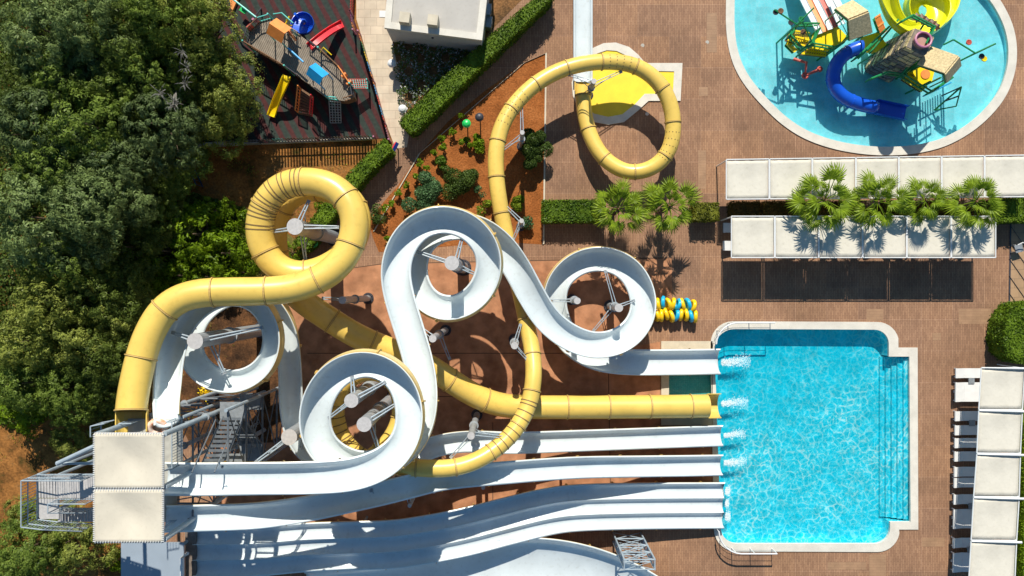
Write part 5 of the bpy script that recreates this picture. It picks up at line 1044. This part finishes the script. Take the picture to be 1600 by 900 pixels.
TREES = [
 ('A', 62, 42, 8.6, 3.1, 'tall bluish green pine in the top left corner'), ('A2', 118, 30, 9.0, 2.4, 'bluish green pine next to the corner pine at the top edge'), ('D', 190, 55, 7.5, 3.1, 'dark green tree at the top left right of the bluish pines'), ('G', 240, 18, 8.2, 2.3, 'green tree at the top edge with tufted crown left of the playground'),
 ('O', 288, 30, 7.0, 2.5, 'olive green tree at the top edge closest to the rainbow picket fence'), ('D', 30, 125, 7.0, 2.8, 'dark tree at the left edge below the corner pine'), ('G2', 88, 120, 7.4, 2.7, 'mid green tree below the bluish pines near the left edge'), ('D', 150, 120, 7.0, 2.5, 'dark tree in the shadowed hollow of the upper forest'),
 ('G2', 225, 105, 6.8, 2.7, 'mid green tree left of the dead grey twigs in the upper forest'), ('O', 345, 130, 5.2, 2.3, 'rounded olive tree overhanging the playground'), ('O', 330, 180, 4.6, 2.0, 'lower olive tree beside the low wall at the playground corner'), ('D', 285, 95, 6.2, 2.0, 'dark tree behind the overhanging olive tree'),
 ('G3', 45, 190, 8.2, 3.2, 'large grey green tree at the left edge of the upper forest'), ('G', 125, 190, 8.0, 3.0, 'large tufted green tree in the middle of the upper forest'), ('D', 180, 165, 6.5, 2.2, 'dark narrow tree between the large green crowns'), ('G3', 232, 190, 7.2, 2.8, 'grey green tree beside the dead grey twigs'),
 ('G', 262, 245, 4.2, 2.3, 'green tree at the forest edge next to the dark blue fence'), ('G2', 70, 262, 7.6, 2.9, 'tufted green tree right of the left edge in mid forest'), ('G3', 165, 262, 7.4, 2.8, 'grey green tree in the centre of the forest'), ('G2', 215, 300, 4.4, 2.4, 'dark tree above the fresh green shrubs'),
 ('A', 42, 338, 8.8, 3.3, 'broad bluish pine at the left edge in mid forest'), ('A2', 122, 325, 8.6, 2.9, 'broad bluish pine right of the left edge pine in mid forest'), ('A', 158, 305, 8.0, 2.2, 'smaller bluish pine pressed against the broad one'), ('D', 190, 385, 4.6, 2.4, 'dark tree in shadow left of the fresh green shrubs'), ('O', 245, 345, 3.0, 1.8, 'small olive tree beside the fresh green shrubs'),
 ('G2', 100, 405, 7.0, 2.6, 'olive tinted tree below the broad bluish pines'), ('O', 62, 470, 7.0, 2.5, 'olive crown near the left edge halfway down'), ('D', 140, 460, 6.0, 2.5, 'dark tree in the lower middle of the forest'), ('O', 28, 535, 6.6, 2.5, 'olive crown on the left edge below the halfway line'), ('O', 88, 530, 6.4, 2.3, 'olive crown left of the thick tube start'),
 ('D', 130, 555, 5.4, 2.4, 'dark tree just left of the thick tube'), ('O', 170, 500, 4.8, 1.9, 'small olive tree touching the bend of the thick tube'), ('O', 200, 468, 4.0, 1.5, 'small olive tree above the bend of the thick tube'), ('G', 30, 600, 5.6, 2.4, 'green tree at the left edge above the orange soil'), ('B2', 25, 640, 3.6, 2.2, 'fresh green tree at the left edge above the orange soil'), ('G', 92, 610, 5.2, 2.2, 'green tree above the orange soil slope'),
 ('D', 152, 612, 4.0, 1.6, 'dark bushy tree at the foot of the thick tube'), ('O', 103, 688, 2.8, 1.5, 'small olive tree on the orange soil left of the tower'), ('O', 150, 655, 2.6, 1.0, 'small olive bush between the orange soil and the tower'),
 ('G', 40, 860, 4.4, 2.4, 'green tree in the bottom left corner'), ('O', 100, 850, 4.0, 2.3, 'olive tree under the tower staircase in the bottom left'), ('O', 30, 808, 3.4, 1.3, 'small olive tree at the left edge below the staircase'), ('G2', 8, 895, 4.2, 1.8, 'green tree cut by the bottom left corner'),
 ('B', 252, 392, 3.0, 2.1, 'fresh green shrub clump left of the bright slope shrubs'), ('B2', 300, 365, 3.2, 2.1, 'fresh green shrub in the middle of the slope'), ('B', 345, 395, 3.0, 2.0, 'fresh green shrub touching the left of the thick tube loop'), ('B2', 330, 330, 2.2, 1.3, 'fresh green shrub just below the dark shaded ground'), ('B', 275, 430, 2.4, 1.6, 'fresh green shrub above the horizontal thick tube'), ('B2', 225, 440, 2.4, 1.4, 'fresh green shrub above the left bend of the thick tube'), ('B', 375, 425, 2.0, 1.2, 'fresh green shrub tucked between loop and horizontal tube'), ('B', 385, 345, 2.2, 1.1, 'small fresh green shrub left of the ribbed part of the thick tube loop'), ('B2', 215, 410, 3.0, 1.7, 'fresh green shrub at the left end of the bright slope shrubs'), ('B', 320, 432, 2.4, 1.5, 'fresh green shrub just above the straight part of the thick tube'), ('B2', 275, 335, 2.8, 1.5, 'fresh green shrub below the dark blue fence'), ('B', 190, 570, 2.2, .8, 'small fresh green shrub left of the thick tube start'), ('B', 178, 880, 2.0, 1.0, 'small yellow green shrub beside the grey start platform'), ('B2', 510, 318, 1.3, 1.0, 'green shrub seen through the top of the thick tube loop'), ('B', 455, 395, 1.2, .9, 'green shrub seen through the bottom left of the thick tube loop'),
]
RB = {'A': (3.2, 8.5), 'A2': (3.2, 8.0), 'D': (3.2, 7.5), 'G': (3.2, 7.8), 'G2': (3.2, 7.2), 'G3': (3.2, 7.6), 'O': (2.6, 5.0), 'B': (1.8, 2.2), 'B2': (1.8, 2.6)}
rt_ = random.Random(8)
for (k, x, y, h, r, lb) in TREES:
    pr = PR[k]; o = pr if k not in used else copy_tree(pr); used.add(k); p = W(x, y, h * .9); br_, bh = RB[k]
    o.location = (p.x, p.y, 0); o.rotation_euler = (0, 0, rt_.uniform(0, 6.28)); o.scale = (r / br_, r / br_, h / bh); o['label'] = lb
    o['group'] = 'trees of the forest' if k not in ('B', 'B2') else 'fresh green shrubs on the slope'
    if k in ('B', 'B2'): o['category'] = 'shrub'
# dead grey twigs in the forest
t = thing('dead_tree', 'bare grey white dead twigs standing among the upper forest crowns', 'tree', W(285, 120)); g = random.Random(9); m = MB()
for (x, y) in ((285, 80), (288, 130), (275, 160), (292, 105), (250, 145), (270, 165)):
    b0 = W(x, y, 7.4); m.tube([W(275, 130, 3), b0], [.06, .02], 5)
    for _ in range(16):
        d_ = Vector((g.uniform(-1, 1), g.uniform(-1, 1), g.uniform(-.1, .9))) * .42; m.tube([b0 - Vector((0, 0, .3)), b0 + d_ * .6 + Vector((0, 0, .1)), b0 + d_ * 1.1], [.02, .014, .006], 4)
m.build('twigs', mat('bleached twig', (.24, .23, .20), .9), t)
# undergrowth below the forest
UP = pxs([(-140, -80), (345, -80), (335, 70), (385, 150), (385, 215), (300, 225), (300, 300), (400, 330), (385, 440), (260, 470), (200, 560), (190, 640), (130, 610), (60, 660), (-140, 660)]); g = np.random.default_rng(21); pts = []
xs_ = g.uniform(-40, -17, 120000); ys_ = g.uniform(-9, 22, 120000)
for x, y in zip(xs_, ys_):
    if inside(UP, x, y):
        b_ = math.sin(x * 1.7) * math.sin(y * 1.3) + math.sin(x * .8 + 1) * .6; pts.append((x, y, max(.05, .35 + .35 * b_) * g.random() ** .4))
tag(leafcloud('undergrowth', pts, g.uniform(.08, .17, len(pts)), g, M['pine_dark'], None, np.tile([0, 0, 1.], (len(pts), 1)), .4, .5), kind='stuff')
GR = pxs([(-140, 660), (60, 640), (180, 600), (240, 470), (400, 320), (300, 300), (300, 232), (600, 232), (480, 400), (420, 440), (300, 660), (190, 700), (190, 900), (-140, 960)]); pts = []
for x, y in zip(g.uniform(-40, -7, 70000), g.uniform(-22, 10, 70000)):
    if inside(GR, x, y) and (math.sin(x * 1.1 + 2) * math.sin(y * .9) + .5 * math.sin(x * 2.7) * math.sin(y * 3.1 + 1)) > .18 + g.random() * .5: pts.append((x, y, .02 + .12 * g.random()))
tag(leafcloud('weeds', pts, g.uniform(.03, .08, len(pts)), g, [M['dry'], M['bright']], None, np.tile([0, 0, 1.], (len(pts), 1)), .2, .35, midx=g.integers(0, 2, len(pts)).astype(np.int32)), kind='stuff')

# ---- garden shrubs ----
def bush(label, x, y, r, h, kind, seed, n=None, ls=.06, name='garden_shrub'):
    p = W(x, y, h * .7); g = np.random.default_rng(seed); n = n or int(11000 * r * r) + 700; P_ = []; O_ = []
    k = max(5, int(9 * r)); cs = [(np.array([g.normal() * r * .38, g.normal() * r * .38, h * g.uniform(.45, .72)]), r * g.uniform(.38, .6)) for _ in range(k)]
    for i in range(n):
        c, rr = cs[g.integers(k)]; v = g.normal(size=3); v /= np.linalg.norm(v); v[2] = abs(v[2]) * .8 - .1; q = c + v * rr * g.uniform(.7, 1.05)
        q[2] = max(.03, min(q[2], h * 1.15)); P_.append(q); O_.append(v)
    t = thing(name, label, 'shrub', (p.x, p.y, 0)); o = leafcloud('foliage', np.array(P_), g.uniform(ls * .6, ls * 1.3, n), g, kind, None, np.array(O_), .5, .5); o.parent = t
    m = MB(); [m.tube([(p.x, p.y, 0), (p.x + g.normal() * r * .2, p.y + g.normal() * r * .2, h * .6)], .025, 5) for _ in range(5)]; m.build('stem', M['trunk'], t); return t
dg = foliage('dark garden leaves', (.03, .06, .01), (.13, .20, .04), 1.0); bgk = foliage('blue green garden leaves', (.03, .08, .03), (.15, .28, .11), 1.5); yg = foliage('yellow green garden leaves', (.08, .13, .01), (.32, .42, .03), 1.5)
bush('large round blue green shrub touching the top of the middle white ring', 668, 300, 1.15, 1.4, bgk, 1); bush('large round dark green shrub right of the blue green shrub', 720, 284, 1.05, 1.3, dg, 2); bush('small silvery shrub beside the large dark shrub', 746, 294, .45, .7, bgk, 3, 500)
bush('round dark shrub inside the arch of the slim tube, upper one', 841, 218, .85, 1.9, dg, 4); bush('round dark shrub inside the arch of the slim tube, lower one', 832, 246, .8, 1.8, dg, 5)
bush('bright yellow green shrub right of the slim tube above the thin column', 809, 319, .5, .7, yg, 6, ls=.07); bush('grey green shrub with open twigs right of the thin column', 826, 345, .62, .9, bgk, 7, 700, .07); bush('yellow green shrub left of the slim tube', 760, 325, .5, .6, yg, 8, 900); bush('mixed green shrub right of the thick tube loop', 590, 340, .62, .8, dg, 9, 1300); bush('small green shrub in the garden below the green lamp', 690, 250, .5, .7, foliage('fresh garden leaves', (.05, .10, .01), (.16, .28, .03), 1.5), 10, 1100, .08); bush('leafy shrub in the garden right of the green lamp', 745, 222, .62, .8, M['bright'], 11, 1100, .08); bush('leafy shrub directly below the green lamp', 728, 222, .4, .7, M['bright'], 12, 600, .08); bush('dark shrub behind the large dark shrub', 700, 268, .5, .8, dg, 13, 700)
gr_ = 'row of spindly young plants along the garden edge'; spn = random.Random(6); names = ['first', 'second', 'third', 'fourth', 'fifth', 'sixth', 'seventh', 'eighth', 'ninth', 'tenth', 'eleventh', 'twelfth', 'thirteenth', 'fourteenth']
for i, (x, y) in enumerate(((722, 180), (708, 205), (693, 228), (680, 240), (665, 262), (650, 275), (636, 288), (622, 300), (612, 318), (600, 325), (604, 372), (655, 255), (780, 330), (690, 215))):
    t = bush('spindly young plant in the garden row, %s counted from the top right' % names[i], x, y, .26, .8, M['bright'], 40 + i, 150, .08, 'young_plant'); t['group'] = gr_
fk = [M['grey_leaf'], dg]; pts = []; g = np.random.default_rng(5); FB = pxs([(612, 72), (628, 66), (726, 80), (740, 78), (628, 182), (622, 150)])
for x, y in zip(g.uniform(-9, -2, 16000), g.uniform(10, 17.5, 16000)):
    if inside(FB, x, y) and math.sin(x * 4) * math.sin(y * 3.7) > -.45: pts.append((x, y, .1 + .45 * g.random()))
tag(leafcloud('flowering_groundcover', pts, g.uniform(.04, .09, len(pts)), g, fk + [mat('white petals', (.75, .7, .72), .8)], None, np.tile([0, 0, 1.], (len(pts), 1)), .5, .6, midx=g.choice([0, 1, 2], len(pts), p=[.3, .62, .08]).astype(np.int32)), kind='stuff')
# lamps and small signs
def lamp(label, x, y, mt, z=1.2):
    p = W(x, y, z); t = thing('garden_lamp', label, 'lamp', (p.x, p.y, 0)); m = MB(); m.tube([(p.x, p.y, 0), (p.x, p.y, z)], .04, 8); m.build('post', M['dark'], t); m = MB(); m.tube([(p.x, p.y, z - .12), (p.x, p.y, z), (p.x, p.y, z + .12), (p.x, p.y, z + .16)], [.2, .28, .16, .04], 14); m.build('shade', mt, t)
lamp('bright green mushroom shaped lamp in the orange garden bed', 729, 193, M['bgreen']); lamp('black mushroom shaped lamp right of the green lamp', 749, 183, M['dark'], 1.5); lamp('bright green lamp seen through the hole of the thick tube loop', 490, 380, M['bgreen'], .9); lamp('small white globe lamp beside the beige footpath', 629, 170, M['wframe'], .8); lamp('small white globe lamp at the kerb of the footpath', 612, 99, M['wframe'], .6)
t = thing('sign_board', 'tilted navy sign board with red edge at the end of the footpath', 'sign', W(618, 230)); m = MB(); a = W(618, 229, 1.2); m.box(a, (.22, .55, .05), R(-28), ry=R(35)); m.build('board', M['navy'], t); m = MB(); m.box(a + Vector((-.13, .02, .03)), (.06, .6, .06), R(-28)); m.build('edge', M['red'], t); m = MB(); m.tube([(a.x, a.y, 0), a], .04, 6); m.build('post', M['dark'], t)
t = thing('yellow_flowering_weed', 'small yellow flowering weed on the shaded soil under the white ring beside the tower', 'plant', W(323, 612, .3)); o = leafcloud('petals', np.array([(g.normal() * .22, g.normal() * .2, .2 + .1 * g.random()) for _ in range(160)]), .08, g, M['brightyellow'], None); o.parent = t
# right edge : post, thin dark ground lines and chair
t = thing('edge_post', 'white sail post with thin dark ground lines at the right edge beside the canopies', 'post', W(1580, 480)); m = MB(); p = W(1574, 482); m.tube([p, p + Vector((0, 0, 2.2))], .05, 8); m.build('post', M['wframe'], t)
for k in range(5): m = MB(); m.tube([W(1577, 350 + k * 27, .05), W(1612, 400 + k * 27, .05)], .018, 5); m.build('ground_line', M['dark'], t)
m = MB(); m.quad(W(1576, 480, .03), W(1578.5, 480, .03), W(1580.5, 345, .03), W(1578, 345, .03), .02); tag(m.build('edge_strip', M['dark']), kind='structure')
t = thing('metal_chair', 'white tube metal chair at the right edge above the round hedge', 'chair', W(1592, 385)); m = MB(); a = W(1592, 388, .45); m.box(a, (.5, .5, .04), .3); m.build('seat', M['galv'], t); m = MB(); m.tube([a + Vector((-.3, .2, .35)), a + Vector((.0, .35, .4)), a + Vector((.35, .25, .35))], .03, 6); m.build('backrest', M['wframe'], t)
for sx in (-.22, .22):
    for sy in (-.22, .22): m = MB(); m.tube([(a.x + sx, a.y + sy, 0), (a.x + sx, a.y + sy, .44)], .02, 6); m.build('leg', M['wframe'], t)
